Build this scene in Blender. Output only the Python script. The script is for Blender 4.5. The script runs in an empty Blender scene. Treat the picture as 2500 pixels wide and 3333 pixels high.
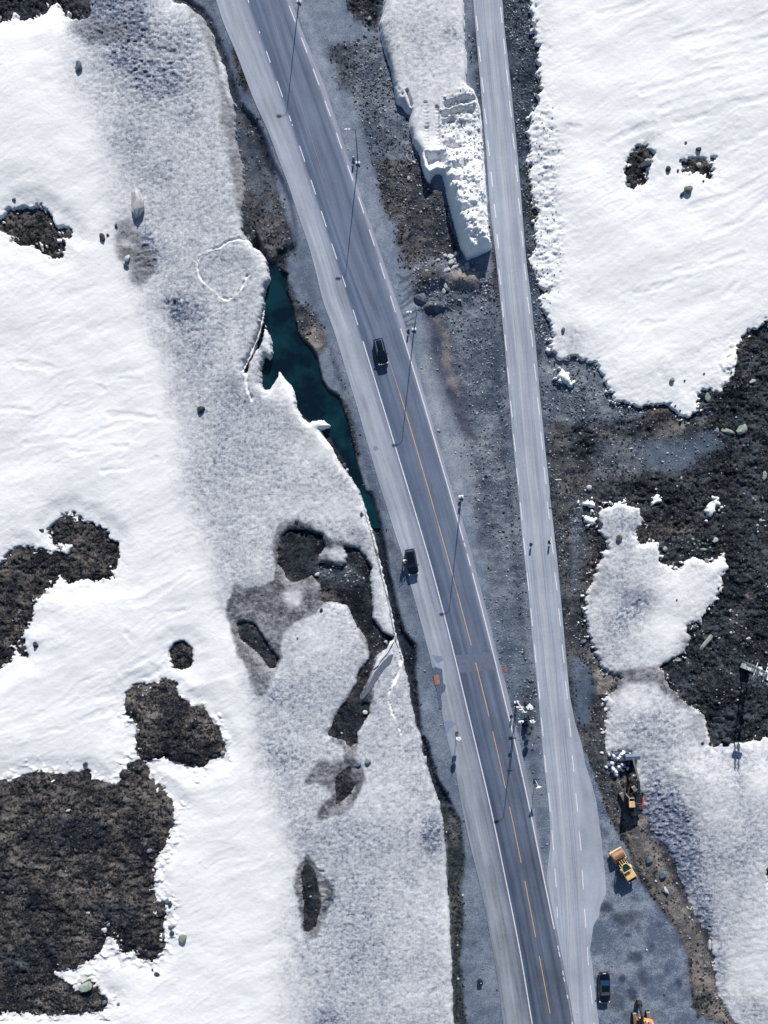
import bpy, bmesh, math, random, time
import numpy as np
from mathutils import Vector, Matrix
T0 = time.time()
R = math.radians
sc = bpy.context.scene
# ------------------------------------------------------------------ camera, sky, sun, exposure
S = 0.053          # metres per photograph pixel on the ground
H = 120.0          # drone height
W_, H_ = 2500, 3333
camd = bpy.data.cameras.new('camera'); cam = bpy.data.objects.new('camera', camd)
sc.collection.objects.link(cam); sc.camera = cam
cam.location = (0, 0, H); cam.rotation_euler = (0, 0, 0)
camd.sensor_fit = 'VERTICAL'; camd.sensor_height = 24.0
camd.lens = 24.0 / 2 / ((H_ * S / 2) / H)
camd.clip_start = 1; camd.clip_end = 3000
SUN_EL, SUN_AZ = R(27.3), math.atan2(0.108, 0.994)      # azimuth from +Y towards +X
wd = bpy.data.worlds.new('World'); sc.world = wd; wd.use_nodes = True
nt = wd.node_tree; nt.nodes.clear()
sky = nt.nodes.new('ShaderNodeTexSky'); sky.sky_type = 'NISHITA'; sky.sun_disc = False
sky.sun_elevation = SUN_EL; sky.sun_rotation = SUN_AZ; sky.altitude = 900
sky.air_density = 1.0; sky.dust_density = 0.4; sky.ozone_density = 2.0
bg = nt.nodes.new('ShaderNodeBackground'); bg.inputs['Strength'].default_value = 0.072
wo = nt.nodes.new('ShaderNodeOutputWorld')
nt.links.new(sky.outputs[0], bg.inputs[0]); nt.links.new(bg.outputs[0], wo.inputs[0])
sund = bpy.data.lights.new('sun', 'SUN'); sun = bpy.data.objects.new('sun', sund); sc.collection.objects.link(sun)
sund.energy = 5.0; sund.angle = R(0.5); sund.color = (1.0, 0.95, 0.88)
d = Vector((math.sin(SUN_AZ) * math.cos(SUN_EL), math.cos(SUN_AZ) * math.cos(SUN_EL), math.sin(SUN_EL)))
sun.rotation_euler = d.to_track_quat('Z', 'Y').to_euler(); sun.location = (0, 0, 60)
vs = sc.view_settings; vs.view_transform = 'Standard'; vs.look = 'None'; vs.gamma = 1; vs.exposure = 0.31
vs.use_curve_mapping = False
sc.cycles.max_bounces = 5

# ------------------------------------------------------------------ helpers
C = sc.collection
TILE = dict(A=(0, 0, .48222), B=(800, 0, .48222), C=(1600, 0, .5425), D=(0, 800, .48222), E=(800, 800, .48222),
            F=(1600, 800, .5425), G=(0, 1600, .48222), H=(800, 1600, .48222), I=(1600, 1600, .5425),
            J=(0, 2400, .5624), K=(800, 2400, .5624), L=(1567, 2400, .5624), O=(0, 0, 1.507), P=(0, 0, 1.0),
            Z7=(1290, 800, .2411), Z8=(1230, 250, .2712))
def T(t, pts):
    x0, y0, s = TILE[t]
    return [(x0 + s * a, y0 + s * b) for a, b in pts]
def T1(t, a, b): return T(t, [(a, b)])[0]
def wxy(px, py, z=0.0):
    k = S * (H - z) / H
    return (px - W_ / 2) * k, (H_ / 2 - py) * k
def wp(px, py, z=0.0):
    a, b = wxy(px, py, z); return Vector((a, b, z))
def PX(pts, z=0.0): return [wxy(a, b, z) for a, b in pts]
def lin(*c):
    return tuple((v / 255 / 12.92 if v / 255 <= .04045 else ((v / 255 + .055) / 1.055) ** 2.4) for v in c)

_rng = np.random.RandomState(7)
_tabs = [_rng.rand(256, 256).astype(np.float32) for _ in range(6)]
def vn(x, y, seed=0):
    tb = _tabs[seed % 6]; ox, oy = (seed * 37) % 251, (seed * 91) % 241
    xf = np.floor(x); yf = np.floor(y); fx = (x - xf); fy = (y - yf)
    fx = fx * fx * (3 - 2 * fx); fy = fy * fy * (3 - 2 * fy)
    xi = (xf.astype(np.int64) + ox) & 255; yi = (yf.astype(np.int64) + oy) & 255
    xj = (xi + 1) & 255; yj = (yi + 1) & 255
    a = tb[yi, xi]; b = tb[yi, xj]; c = tb[yj, xi]; e = tb[yj, xj]
    return (a + (b - a) * fx) + ((c + (e - c) * fx) - (a + (b - a) * fx)) * fy
def fbm(x, y, o=4, seed=0, g=.5):
    s = 0; a = 1; t = 0; c, sn = math.cos(.6), math.sin(.6)
    for i in range(o):
        s = s + a * vn(x, y, seed + i); t += a; a *= g
        x, y = (x * c - y * sn) * 2.03 + 11.3, (x * sn + y * c) * 2.03 + 5.7
    return s / t - .5
def ridge(x, y, seed=0): return 1 - np.abs(2 * vn(x, y, seed) - 1)
def sstep(a, b, x):
    t = np.clip((x - a) / (b - a), 0, 1); return t * t * (3 - 2 * t)

# ------------------------------------------------------------------ terrain grid (fine inside the view, coarse beyond)
STEP = 0.18
def axis(lim):
    n = int(lim / STEP); f = np.arange(-n, n + 1) * STEP
    g = []; p = f[-1]; s = STEP
    while p < 520: s *= 1.22; p += s; g.append(p)
    g = np.array(g)
    a = np.concatenate([-g[::-1], f, g])
    if len(a) % 2 == 0: a = np.append(a, a[-1] + s)
    return a
ax, ay = axis(70.5), axis(93.0)
NX, NY = len(ax), len(ay)
X, Y = np.meshgrid(ax, ay)
cx_, cy_ = ax[::2], ay[::2]
XC, YC = np.meshgrid(cx_, cy_)
FAR = 8.0
def up(a):     # half resolution -> full resolution (index space)
    o = np.empty((NY, NX), np.float32)
    o[::2, ::2] = a; o[::2, 1::2] = (a[:, :-1] + a[:, 1:]) / 2
    o[1::2] = (o[:-1:2] + o[2::2]) / 2
    return o
def sdf(pts, margin=FAR):   # >0 inside ; pts world xy
    P = np.array(pts); x0, y0 = P.min(0) - margin; x1, y1 = P.max(0) + margin
    i0, i1 = np.searchsorted(cx_, [x0, x1]); j0, j1 = np.searchsorted(cy_, [y0, y1])
    i0 = max(i0 - 1, 0); j0 = max(j0 - 1, 0); i1 = min(i1 + 1, len(cx_)); j1 = min(j1 + 1, len(cy_))
    out = np.full(XC.shape, -margin, np.float32)
    if i1 <= i0 or j1 <= j0: return out
    x = XC[j0:j1, i0:i1].astype(np.float32); y = YC[j0:j1, i0:i1].astype(np.float32)
    dm = np.full(x.shape, 1e9, np.float32); ins = np.zeros(x.shape, bool)
    for k in range(len(P)):
        ax_, ay_ = P[k]; bx, by = P[(k + 1) % len(P)]
        dx, dy = bx - ax_, by - ay_; L = dx * dx + dy * dy
        if L < 1e-9: continue
        t = np.clip(((x - ax_) * dx + (y - ay_) * dy) / L, 0, 1)
        dm = np.minimum(dm, (x - ax_ - t * dx) ** 2 + (y - ay_ - t * dy) ** 2)
        if ay_ != by:
            c = ((ay_ > y) != (by > y)) & (x < dx * (y - ay_) / (by - ay_) + ax_)
            ins ^= c
    dd = np.sqrt(dm)
    out[j0:j1, i0:i1] = np.clip(np.where(ins, dd, -dd), -margin, margin)
    return out
def pdist(pts, margin=4.0):  # distance to an open polyline
    P = np.array(pts); x0, y0 = P.min(0) - margin; x1, y1 = P.max(0) + margin
    i0, i1 = np.searchsorted(ax, [x0, x1]); j0, j1 = np.searchsorted(ay, [y0, y1])
    out = np.full(X.shape, margin, np.float32)
    x = X[j0:j1, i0:i1]; y = Y[j0:j1, i0:i1]; dm = np.full(x.shape, margin ** 2)
    for k in range(len(P) - 1):
        ax_, ay_ = P[k]; dx, dy = P[k + 1][0] - ax_, P[k + 1][1] - ay_; L = dx * dx + dy * dy + 1e-9
        t = np.clip(((x - ax_) * dx + (y - ay_) * dy) / L, 0, 1)
        dm = np.minimum(dm, (x - ax_ - t * dx) ** 2 + (y - ay_ - t * dy) ** 2)
    out[j0:j1, i0:i1] = np.sqrt(dm); return out
def blob(px, py, rx, ry, rot=0):   # soft 0..1 bump, radii in photo pixels
    x, y = wxy(px, py); c, s = math.cos(R(rot)), math.sin(R(rot))
    dx, dy = X - x, Y - y
    u = (dx * c + dy * s) / (rx * S); v = (-dx * s + dy * c) / (ry * S)
    return np.exp(-(u * u + v * v) * 1.2)
def samp(F, x, y):
    i = np.clip(np.searchsorted(ax, x) - 1, 0, NX - 2); j = np.clip(np.searchsorted(ay, y) - 1, 0, NY - 2)
    fx = (x - ax[i]) / (ax[i + 1] - ax[i]); fy = (y - ay[j]) / (ay[j + 1] - ay[j])
    return (F[j, i] * (1 - fx) + F[j, i + 1] * fx) * (1 - fy) + (F[j + 1, i] * (1 - fx) + F[j + 1, i + 1] * fx) * fy
# ------------------------------------------------------------------ traced outlines (photo pixels -> metres)
BIG = 9000
# main road columns: left paved edge, left line, centre line, right line, right paved edge
LPE = T('A', [(1460, 0), (1500, 140), (1600, 370)]) + T('B', [(0, 530), (60, 690), (150, 880), (215, 1060), (290, 1250), (350, 1440), (420, 1640)]) + \
    T('E', [(480, 200), (520, 380), (580, 530), (640, 720), (700, 920), (750, 1080), (800, 1260), (850, 1430), (910, 1640)]) + \
    T('H', [(960, 130), (1010, 290), (1060, 440), (1115, 640), (1165, 820), (1215, 1010), (1255, 1160), (1275, 1280), (1305, 1400), (1330, 1520), (1350, 1640)]) + \
    T('K', [(1215, 200), (1250, 400), (1290, 590), (1340, 790), (1390, 1010), (1430, 1230), (1460, 1420), (1490, 1659)])
LL = T('B', [(15, 0), (90, 212), (154, 385), (232, 602), (298, 800), (384, 1040), (457, 1264), (526, 1478)]) + \
    T('E', [(600, 46), (665, 240), (740, 485), (790, 645), (865, 870), (920, 1080), (985, 1270), (1040, 1440)]) + \
    T('H', [(1095, 0), (1170, 210), (1240, 460), (1310, 720), (1370, 940), (1440, 1240), (1500, 1480)]) + \
    T('K', [(1320, 0), (1385, 260), (1440, 500), (1500, 810), (1550, 1040), (1600, 1290), (1655, 1659)])
CL = T('B', [(150, 0), (330, 600), (500, 1100), (660, 1659)]) + \
    T('E', [(830, 400), (965, 755), (1040, 990), (1075, 1110), (1110, 1220), (1142, 1330), (1175, 1440)]) + \
    T('H', [(1235, 0), (1273, 118), (1302, 228), (1350, 390), (1395, 570), (1430, 685), (1480, 870), (1522, 1037), (1552, 1155), (1600, 1340), (1642, 1517)]) + \
    T('L', [(75, 0), (140, 292), (163, 400), (232, 725), (250, 830), (315, 1155), (335, 1265), (397, 1597)])
RL = T('B', [(277, 0), (314, 95), (396, 308), (478, 520), (554, 734), (631, 952), (706, 1168), (780, 1385), (853, 1600)]) + \
    T('E', [(923, 170), (994, 393), (1043, 550), (1060, 610), (1125, 810), (1170, 950), (1230, 1160), (1290, 1370), (1340, 1540)]) + \
    T('H', [(1370, 0), (1410, 110), (1470, 330), (1530, 550), (1590, 770), (1659, 1050)]) + \
    T('I', [(50, 1130), (110, 1370), (150, 1550)]) + T('L', [(187, 0), (250, 270), (320, 600), (360, 830), (400, 1000), (425, 1110), (448, 1237), (476, 1380), (500, 1500), (525, 1659)])
RPE = T('B', [(310, 0), (370, 190), (440, 350), (530, 560), (600, 780), (680, 1030), (760, 1280), (830, 1480), (890, 1640)]) + \
    T('E', [(960, 200), (1040, 420), (1090, 580), (1140, 760), (1190, 950), (1260, 1200), (1320, 1400), (1390, 1640)]) + \
    T('H', [(1480, 250), (1560, 560), (1640, 850)]) + T('I', [(25, 950), (80, 1130), (130, 1350)]) + \
    T('L', [(218, 20), (270, 250), (312, 480), (340, 660), (368, 770), (392, 880), (412, 1000), (436, 1110), (460, 1237), (488, 1380), (512, 1500), (537, 1659)])
RRL = T('B', [(1535, 0), (1560, 300), (1590, 640), (1620, 1000), (1645, 1350), (1659, 1500)]) + \
    T('F', [(20, 0), (50, 300), (70, 500), (100, 850), (130, 1200), (160, 1500)]) + \
    T('I', [(160, 0), (190, 330), (220, 600), (250, 950), (270, 1130), (290, 1350), (305, 1550)]) + \
    T('L', [(365, 200), (385, 350), (395, 450), (402, 600), (392, 700), (372, 790), (380, 880), (400, 1000), (424, 1110), (448, 1237), (476, 1380), (500, 1500), (525, 1659)])
RRR = T('C', [(65, 0), (75, 150), (95, 320), (120, 560), (150, 870), (175, 1150), (190, 1350), (210, 1580)]) + \
    T('F', [(235, 300), (270, 650), (290, 900), (320, 1200), (350, 1500)]) + \
    T('I', [(350, 0), (395, 420), (430, 800), (455, 1080), (470, 1230), (500, 1380), (540, 1510)]) + \
    T('L', [(600, 150), (640, 270), (665, 370), (685, 520), (705, 680), (720, 850), (721, 905), (712, 930), (690, 970), (680, 1040), (660, 1066), (648, 1090), (640, 1150), (628, 1230), (640, 1300), (655, 1450), (670, 1580), (680, 1659)])
def xof(poly):
    p = np.array(sorted(PX(poly), key=lambda q: q[1])); xs, ys = p[:, 0], p[:, 1]
    def f(y):
        y = np.asarray(y, float); r = np.interp(y, ys, xs)
        a = (xs[-1] - xs[-5]) / (ys[-1] - ys[-5]); b = (xs[4] - xs[0]) / (ys[4] - ys[0])
        r = np.where(y > ys[-1], xs[-1] + a * (y - ys[-1]), r); r = np.where(y < ys[0], xs[0] + b * (y - ys[0]), r)
        return r
    return f
def smooth_of(poly, w=5.0):
    g = xof(poly); return lambda y: sum(g(np.asarray(y, float) + k * w / 3) * q for k, q in ((-3, .08), (-2, .14), (-1, .18), (0, .2), (1, .18), (2, .14), (3, .08)))
fLPE, fLL, fCL, fRL, fRPE, fRRL, fRRR = [smooth_of(p, w_) if w_ else xof(p) for p, w_ in ((LPE, 2), (LL, 9), (CL, 9), (RL, 9), (RPE, 3), (RRL, 3), (RRR, 0))]
ys_ = np.arange(-300, 301, 1.0)
main_poly = [(fLPE(y), y) for y in ys_] + [(fRPE(y), y) for y in ys_[::-1]]
right_poly = [(fRRL(y), y) for y in ys_] + [(fRRR(y), y) for y in ys_[::-1]]
sd_main = up(sdf([(float(a), b) for a, b in main_poly])); sd_right = up(sdf([(float(a), b) for a, b in right_poly]))
sd_road = np.maximum(sd_main, sd_right)

snow_left = [(-BIG, -BIG), (300, -BIG), (480, -600)] + T('A', [(1140, -40), (1180, 0), (1290, 50), (1370, 120), (1420, 220), (1470, 350), (1520, 500), (1540, 600), (1590, 700), (1580, 850), (1590, 950), (1640, 1110), (1650, 1300)]) + \
    T('E', [(-30, -180), (-20, -80), (50, 5), (110, 50), (145, 110), (158, 230), (125, 300), (122, 430), (105, 510), (75, 610), (15, 760), (0, 800), (-15, 840),
            (0, 855), (20, 800), (60, 730), (100, 690), (118, 600), (132, 530), (150, 590), (165, 625), (176, 700), (176, 745), (160, 770), (130, 745), (118, 780), (102, 850), (100, 930), (130, 978), (165, 972), (190, 930), (215, 890), (225, 840), (240, 860), (275, 920), (295, 936), (320, 970),
            (345, 1100), (375, 1160), (430, 1210), (450, 1180), (520, 1180), (570, 1212), (530, 1236), (495, 1240), (530, 1310), (580, 1360), (620, 1450), (680, 1530), (720, 1590), (760, 1640)]) + \
    T('H', [(800, 100), (815, 180), (850, 270), (880, 420), (915, 560), (950, 700), (990, 870), (1010, 1000), (1050, 1100), (1080, 1230), (1100, 1330), (1120, 1450), (1150, 1590), (1175, 1640)]) + \
    T('K', [(1020, 80), (1050, 180), (1090, 300), (1130, 400), (1150, 600), (1165, 850), (1180, 1080), (1190, 1300), (1205, 1659), (1215, 1900)]) + [(1520, BIG), (-BIG, BIG)]
H1 = [(-900, -900), (300, -900)] + T('A', [(600, -60), (630, 60), (610, 120), (560, 160), (520, 155), (460, 150), (420, 90), (390, 45), (340, 70), (310, 110), (260, 140), (190, 160), (110, 135), (60, 160), (0, 150), (-300, 120)])
H2 = T('A', [(-60, 1520), (0, 1470), (40, 1430), (110, 1400), (200, 1400), (270, 1390), (330, 1430), (370, 1490), (400, 1540), (440, 1520), (480, 1560), (495, 1605), (440, 1600), (410, 1600), (434, 1659)]) + \
    T('D', [(430, 80), (370, 95), (320, 60), (290, 25), (240, 10), (140, 5), (80, -5), (70, -40), (20, -80), (-60, -90)])
H3 = T('G', [(-200, 560), (0, 480), (60, 410), (130, 370), (240, 375), (330, 410), (400, 412), (460, 420), (470, 380), (380, 370), (330, 320), (320, 260), (370, 200), (410, 160), (480, 140), (530, 175), (570, 200), (620, 190), (650, 225), (720, 260), (730, 310), (790, 330), (800, 400), (790, 480), (765, 560), (740, 620), (690, 610), (560, 605), (460, 630), (400, 575), (340, 640), (270, 700), (230, 770), (240, 830), (200, 900), (150, 980), (160, 1030), (100, 1060), (90, 1110), (40, 1170), (-30, 1230), (-200, 1290)])
H3b = T('G', [(115, 1050), (150, 1040), (188, 1070), (180, 1115), (140, 1122), (108, 1095)])
H4 = T('G', [(1145, 1080), (1190, 1020), (1240, 1015), (1295, 1050), (1305, 1150), (1275, 1195), (1185, 1200), (1145, 1150)])
H5 = T('G', [(860, 1350), (920, 1295), (980, 1305), (1060, 1280), (1080, 1245), (1160, 1275), (1190, 1300), (1200, 1390), (1270, 1420), (1290, 1450), (1380, 1455), (1410, 1520), (1470, 1590), (1500, 1655)]) + \
    T('J', [(1308, 80), (1270, 120), (1210, 140), (1170, 178), (1110, 170), (1030, 145), (960, 120), (900, 125), (870, 140), (800, 110), (785, 60), (785, 0)]) + T('G', [(915, 1610), (920, 1560), (850, 1490), (835, 1400)])
H6 = T('J', [(-400, 300), (0, 250), (100, 240), (180, 210), (250, 200), (330, 210), (410, 205), (510, 200), (540, 235), (600, 245), (640, 260), (690, 265), (700, 210), (750, 180), (745, 150), (800, 140), (855, 165), (860, 230), (910, 265), (950, 310), (1015, 400), (1000, 470), (990, 550), (950, 640), (885, 740), (905, 820), (885, 920), (890, 965), (940, 960), (965, 1020), (940, 1090), (950, 1200), (930, 1250), (880, 1290), (800, 1270), (770, 1235), (700, 1230), (690, 1160), (660, 1135), (610, 1140), (590, 1210), (540, 1280), (470, 1300), (440, 1330), (330, 1345), (310, 1365), (370, 1390), (430, 1420), (440, 1465), (470, 1460), (480, 1410), (540, 1400), (565, 1470), (630, 1520), (605, 1590), (440, 1600), (250, 1595), (100, 1590), (0, 1597), (-400, 1600)])
H7 = T('H', [(215, 400), (240, 300), (290, 255), (400, 250), (520, 300), (540, 370), (500, 430), (490, 480), (560, 480), (660, 500), (680, 480), (660, 370), (760, 380), (800, 430), (850, 520), (835, 620), (855, 700), (860, 860), (930, 950), (1000, 990), (960, 1060), (870, 1110), (860, 1200), (800, 1320), (770, 1400), (840, 1430), (835, 1500), (760, 1620), (735, 1665), (640, 1675), (555, 1640), (600, 1520), (660, 1420), (700, 1380), (740, 1300), (770, 1200), (830, 1130), (820, 1030), (760, 930), (720, 860), (680, 780), (600, 750), (510, 750), (500, 620), (440, 570), (400, 590), (320, 615), (270, 590), (255, 540), (215, 490)])
H8 = T('H', [(-60, 880), (0, 880), (60, 900), (100, 960), (160, 1050), (220, 1130), (200, 1190), (160, 1200), (100, 1120), (40, 1060), (-30, 1010), (-55, 950)])
H9 = T('K', [(540, -20), (650, -10), (650, 40), (600, 60), (560, 20)])
H9b = T('K', [(600, 155), (620, 180), (610, 240), (635, 270), (610, 320), (560, 360), (520, 385), (530, 330), (510, 290), (520, 230), (560, 200)])
H10 = T('K', [(320, 790), (350, 730), (400, 770), (430, 900), (440, 970), (410, 1080), (370, 1130), (335, 1120), (340, 1000), (330, 900)])
H11 = T('D', [(1120, 370), (1200, 370), (1250, 410), (1275, 470), (1230, 505), (1180, 470), (1140, 420)])
snow_mid = [(1180, -BIG), (1470, -BIG)] + T('B', [(1470, -30), (1480, 200), (1490, 400), (1485, 550), (1540, 600), (1580, 700), (1612, 1000), (1640, 1300), (1652, 1500)]) + \
    T('E', [(1659, 20), (1500, 82), (1475, 40), (1455, 0)]) + T('B', [(1430, 1560), (1385, 1400), (1350, 1240), (1335, 1170), (1290, 1160), (1260, 1180), (1240, 1235), (1200, 1150), (1180, 1040), (1130, 950), (1110, 850), (1110, 760), (1060, 700), (1020, 680), (1000, 560), (980, 460), (950, 360), (920, 250), (905, 150), (930, 80), (940, -60)])
snow_right = [(BIG, -BIG), (1735, -BIG)] + T('C', [(262, -60), (255, 100), (270, 200), (285, 330), (295, 400), (285, 500), (300, 560), (270, 640), (235, 720), (220, 850), (240, 980), (220, 1060), (260, 1180), (275, 1270), (255, 1350), (270, 1480), (240, 1560)]) + \
    T('F', [(240, 80), (260, 170), (290, 240), (345, 275), (290, 320), (310, 390), (350, 470), (370, 540), (360, 620), (410, 690), (500, 650), (560, 680), (640, 680), (660, 760), (700, 870), (740, 940), (830, 955), (900, 985), (945, 955), (975, 965), (1040, 935), (1080, 960), (1110, 1005), (1180, 1030), (1230, 990), (1240, 880), (1310, 835), (1370, 870), (1420, 810), (1450, 720), (1465, 590), (1530, 530), (1600, 470), (1659, 440), (1900, 420)]) + [(BIG, 900)]
H12 = T('C', [(800, 1105), (805, 970), (850, 910), (910, 840), (960, 900), (972, 960), (940, 1000), (925, 1080), (860, 1130)])
H13 = T('C', [(1145, 980), (1190, 950), (1240, 930), (1300, 945), (1350, 935), (1345, 955), (1312, 975), (1355, 985), (1340, 1000), (1335, 1060), (1310, 1075), (1240, 1050), (1180, 1060), (1145, 1030)])
snow_p1 = T('F', [(385, 775), (440, 735), (465, 760), (492, 850), (430, 820)])
snow_rl = T('I', [(650, 110), (780, 65), (820, 90), (890, 90), (915, 190), (850, 250), (870, 310), (920, 318), (1000, 310), (1015, 410), (1100, 470), (1170, 430), (1225, 395), (1290, 435), (1400, 390), (1425, 460), (1380, 510), (1385, 600), (1310, 680), (1250, 780), (1170, 810), (1200, 880), (1160, 970), (1090, 1000), (1020, 1060), (1050, 1140), (1130, 1230), (1280, 1330), (1290, 1440), (1310, 1520), (1440, 1520), (1540, 1510), (1659, 1470), (1900, 1460)]) + \
    [(BIG, 2400), (BIG, BIG), (2420, BIG), (2420, 3420)] + T('L', [(1480, 1659), (1420, 1580), (1370, 1480), (1350, 1330), (1330, 1170), (1250, 1060), (1180, 900), (1130, 780), (1060, 640), (990, 560), (950, 480), (935, 340), (900, 270), (885, 170), (870, 80), (715, 75)]) + \
    T('I', [(690, 1550), (680, 1400), (690, 1260), (740, 1180), (780, 1120), (740, 1095), (660, 1060), (630, 1000), (590, 880), (562, 740), (580, 600), (635, 480), (680, 400), (660, 385), (700, 340), (690, 300), (650, 230)])
H14 = T('L', [(1659, 700), (1632, 780), (1655, 880), (1800, 900), (1800, 690)])
snow_s1 = T('I', [(965, 68), (1002, 18), (1015, 68)])
snow_s2 = T('I', [(1292, 92), (1340, 40), (1378, 68), (1350, 90), (1350, 115), (1330, 168), (1300, 150)])
snow_s3 = T('I', [(550, 60), (600, 55), (625, 85), (560, 90)])
snow_s4 = T('I', [(552, 150), (640, 165), (605, 212), (565, 185)])
snow_s5 = T('J', [(905, 1010), (925, 1005), (930, 1045), (905, 1060)])
snow_s6 = T('H', [(570, 380), (655, 368), (672, 440), (670, 490), (555, 465)])
polyM = []
for i_, (a, b) in enumerate(snow_mid):
    hv_ = np.clip((b - 421) / 227, 0, 1); rt_ = 1 < i_ < 11
    polyM.append(wxy(a, b, (.5 + 2.3 * hv_) if rt_ else .3))

def S1(p, z=0.0): return sdf(PX(p, z))
sL = S1(snow_left)
for h in (H1, H2, H3, H3b, H4, H5, H6, H7, H8, H9, H9b, H10): sL = np.minimum(sL, -S1(h))
sM = sdf(polyM)
sR = S1(snow_right)
for h in (H12, H13): sR = np.minimum(sR, -S1(h))
sQ = np.minimum(S1(snow_rl), -S1(H14))
small = -np.full(XC.shape, FAR, np.float32)
for h in (snow_p1, snow_s1, snow_s2, snow_s3, snow_s4, snow_s5, snow_s6): small = np.maximum(small, S1(h))
sL, sM, sR, sQ, small = [up(a) for a in (sL, sM, sR, sQ, small)]
rag = fbm(X / .95, Y / .95, 4, 1, .7) * 2.0 + fbm(X / 3.2, Y / 3.2, 2, 3) * 1.0
ragL = np.where(X > -32, .35, 1.0)        # crisper where the snow ends in a cut edge
ragL = 1 - .65 * sstep(-38, -30, X + 0 * Y) * 1.0
ragL = np.maximum(ragL, sstep(0, -8, sL * 0 + (X + 14)) * .5)
sd_snow = np.maximum.reduce([sL + rag * ragL * .8, sM + rag * .25, sR + rag * 1.0, sQ + rag * .7, small + rag * .6])
sd_snow = np.minimum(sd_snow, -sd_road - .15)
isl = fbm(X / .8, Y / .8, 3, 4, .7)
sd_snow = np.where((sd_snow < 0) & (sd_snow > -1.0) & (isl > .17) & (sd_road < -1) & ((X < -38) | (X > 20)), .15, sd_snow)

# ------------------------------------------------------------------ ground height and colours
stream = T('E', [(60, -120), (110, -20), (150, 60), (200, 130), (290, 180), (275, 290), (320, 400), (340, 500), (370, 600), (450, 680), (490, 750), (520, 900), (560, 960), (640, 1010), (665, 1100), (700, 1200), (725, 1330), (750, 1450), (790, 1570), (815, 1659)]) + \
    T('H', [(850, 130), (840, 200), (790, 100), (740, 0)]) + T('E', [(680, 1500), (560, 1300), (440, 1200), (340, 1120), (300, 960), (200, 960), (150, 1000), (80, 960), (80, 830), (-60, 860), (0, 700), (80, 560), (100, 420), (100, 300), (140, 220), (100, 100), (20, 0)])
ditchL = T('H', [(765, 0), (800, 100), (850, 270), (880, 420), (915, 560), (950, 700), (990, 870), (1010, 1000), (1050, 1100), (1080, 1230), (1100, 1330), (1120, 1450), (1150, 1590)]) + T('K', [(1010, 20), (1030, 150), (1080, 300), (1110, 400), (1200, 400), (1170, 340), (1110, 230), (1090, 150), (1070, 70), (1040, 0)]) + \
    T('H', [(1190, 1650), (1175, 1500), (1160, 1350), (1145, 1200), (1150, 1120), (1150, 1040), (1075, 950), (1040, 830), (1010, 680), (975, 560), (960, 420), (930, 280), (900, 150), (850, 0)])
ditch_line = T('A', [(1230, -20), (1330, 60), (1400, 140), (1440, 260), (1490, 370), (1530, 520), (1590, 690)]) + T('B', [(0, 780), (70, 880), (110, 980), (150, 1090), (230, 1240), (280, 1380), (300, 1500), (310, 1659)]) + T('E', [(240, 60), (200, 130)])
low_strip = T('K', [(1110, 390), (1200, 400), (1255, 500), (1270, 700), (1250, 900), (1265, 1080), (1245, 1300), (1260, 1460), (1280, 1700), (1205, 1700), (1190, 1300), (1180, 1080), (1165, 850), (1150, 600)])
sd_stream = up(S1(stream)); sd_ditch = up(S1(ditchL)); d_dline = pdist(PX(ditch_line)); sd_low = up(S1(low_strip))

CLS = {   # colour A, colour B, relief in metres
    'heath': ((15, 21, 31), (104, 99, 96), .48), 'heath_dark': ((12, 20, 30), (72, 78, 86), .5), 'heath_tan': ((32, 35, 42), (124, 117, 112), .44), 'gully': ((11, 18, 28), (54, 60, 68), .2),
    'scree': ((72, 84, 100), (130, 137, 148), .14), 'scree_dark': ((28, 40, 54), (82, 95, 112), .18), 'gravel': ((105, 117, 136), (136, 145, 160), .015),
    'gravel_warm': ((122, 132, 145), (152, 159, 169), .015), 'yard': ((88, 101, 122), (142, 151, 165), .02),
    'brown': ((42, 49, 58), (100, 99, 101), .2), 'tan': ((100, 98, 100), (156, 148, 142), .1), 'bank': ((74, 74, 78), (142, 132, 124), .14),
    'blue': ((72, 86, 104), (104, 116, 131), .03), 'moss': ((32, 44, 48), (82, 88, 82), .14), 'wet': ((14, 22, 36), (46, 56, 72), .15),
    'verge': ((94, 106, 125), (129, 139, 154), .03), 'track': ((58, 66, 86), (96, 98, 112), .03)}
cA = np.zeros((NY, NX, 3), np.float32); cB = np.zeros((NY, NX, 3), np.float32); rel = np.zeros((NY, NX), np.float32)
cA[:] = lin(*CLS['heath'][0]); cB[:] = lin(*CLS['heath'][1]); rel[:] = CLS['heath'][2]
stone = np.zeros((NY, NX), np.float32); tuft = np.ones((NY, NX), np.float32)
wob = fbm(X / 2.2, Y / 2.2, 4, 4) * 2.2
def paint(poly, cl, soft=.8, st=0.0, tf=0.0, w=None, amt=1.0, wobble=1.0):
    global cA, cB, rel, stone, tuft
    if w is None: w = sstep(-soft, soft, up(S1(poly)) + wob * wobble)
    w = w * amt; a, b, r = CLS[cl]; w3 = w[..., None]
    cA = cA * (1 - w3) + np.array(lin(*a), np.float32) * w3; cB = cB * (1 - w3) + np.array(lin(*b), np.float32) * w3
    rel = rel * (1 - w) + r * w; stone = stone * (1 - w) + st * w; tuft = tuft * (1 - w) + tf * w
def pb(cl, px, py, rx, ry, rot=0, amt=1.0, st=.2, tf=.3):
    b = blob(px, py, rx, ry, rot); paint(None, cl, st=st, tf=tf, w=sstep(.25, .65, b + wob * .12), amt=amt)
U, Dn = -1500, 5000
pb('heath_tan', *T1('J', 450, 790), 200, 75, 10, .8, .05, .8); pb('heath_tan', *T1('J', 40, 1000), 70, 90, 0, .7, .05, .8); pb('heath_tan', *T1('J', 880, 520), 50, 60, 0, .7, .1, .7); pb('heath_tan', *T1('J', 300, 1480), 110, 50, 0, .5, .05, .8)
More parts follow.
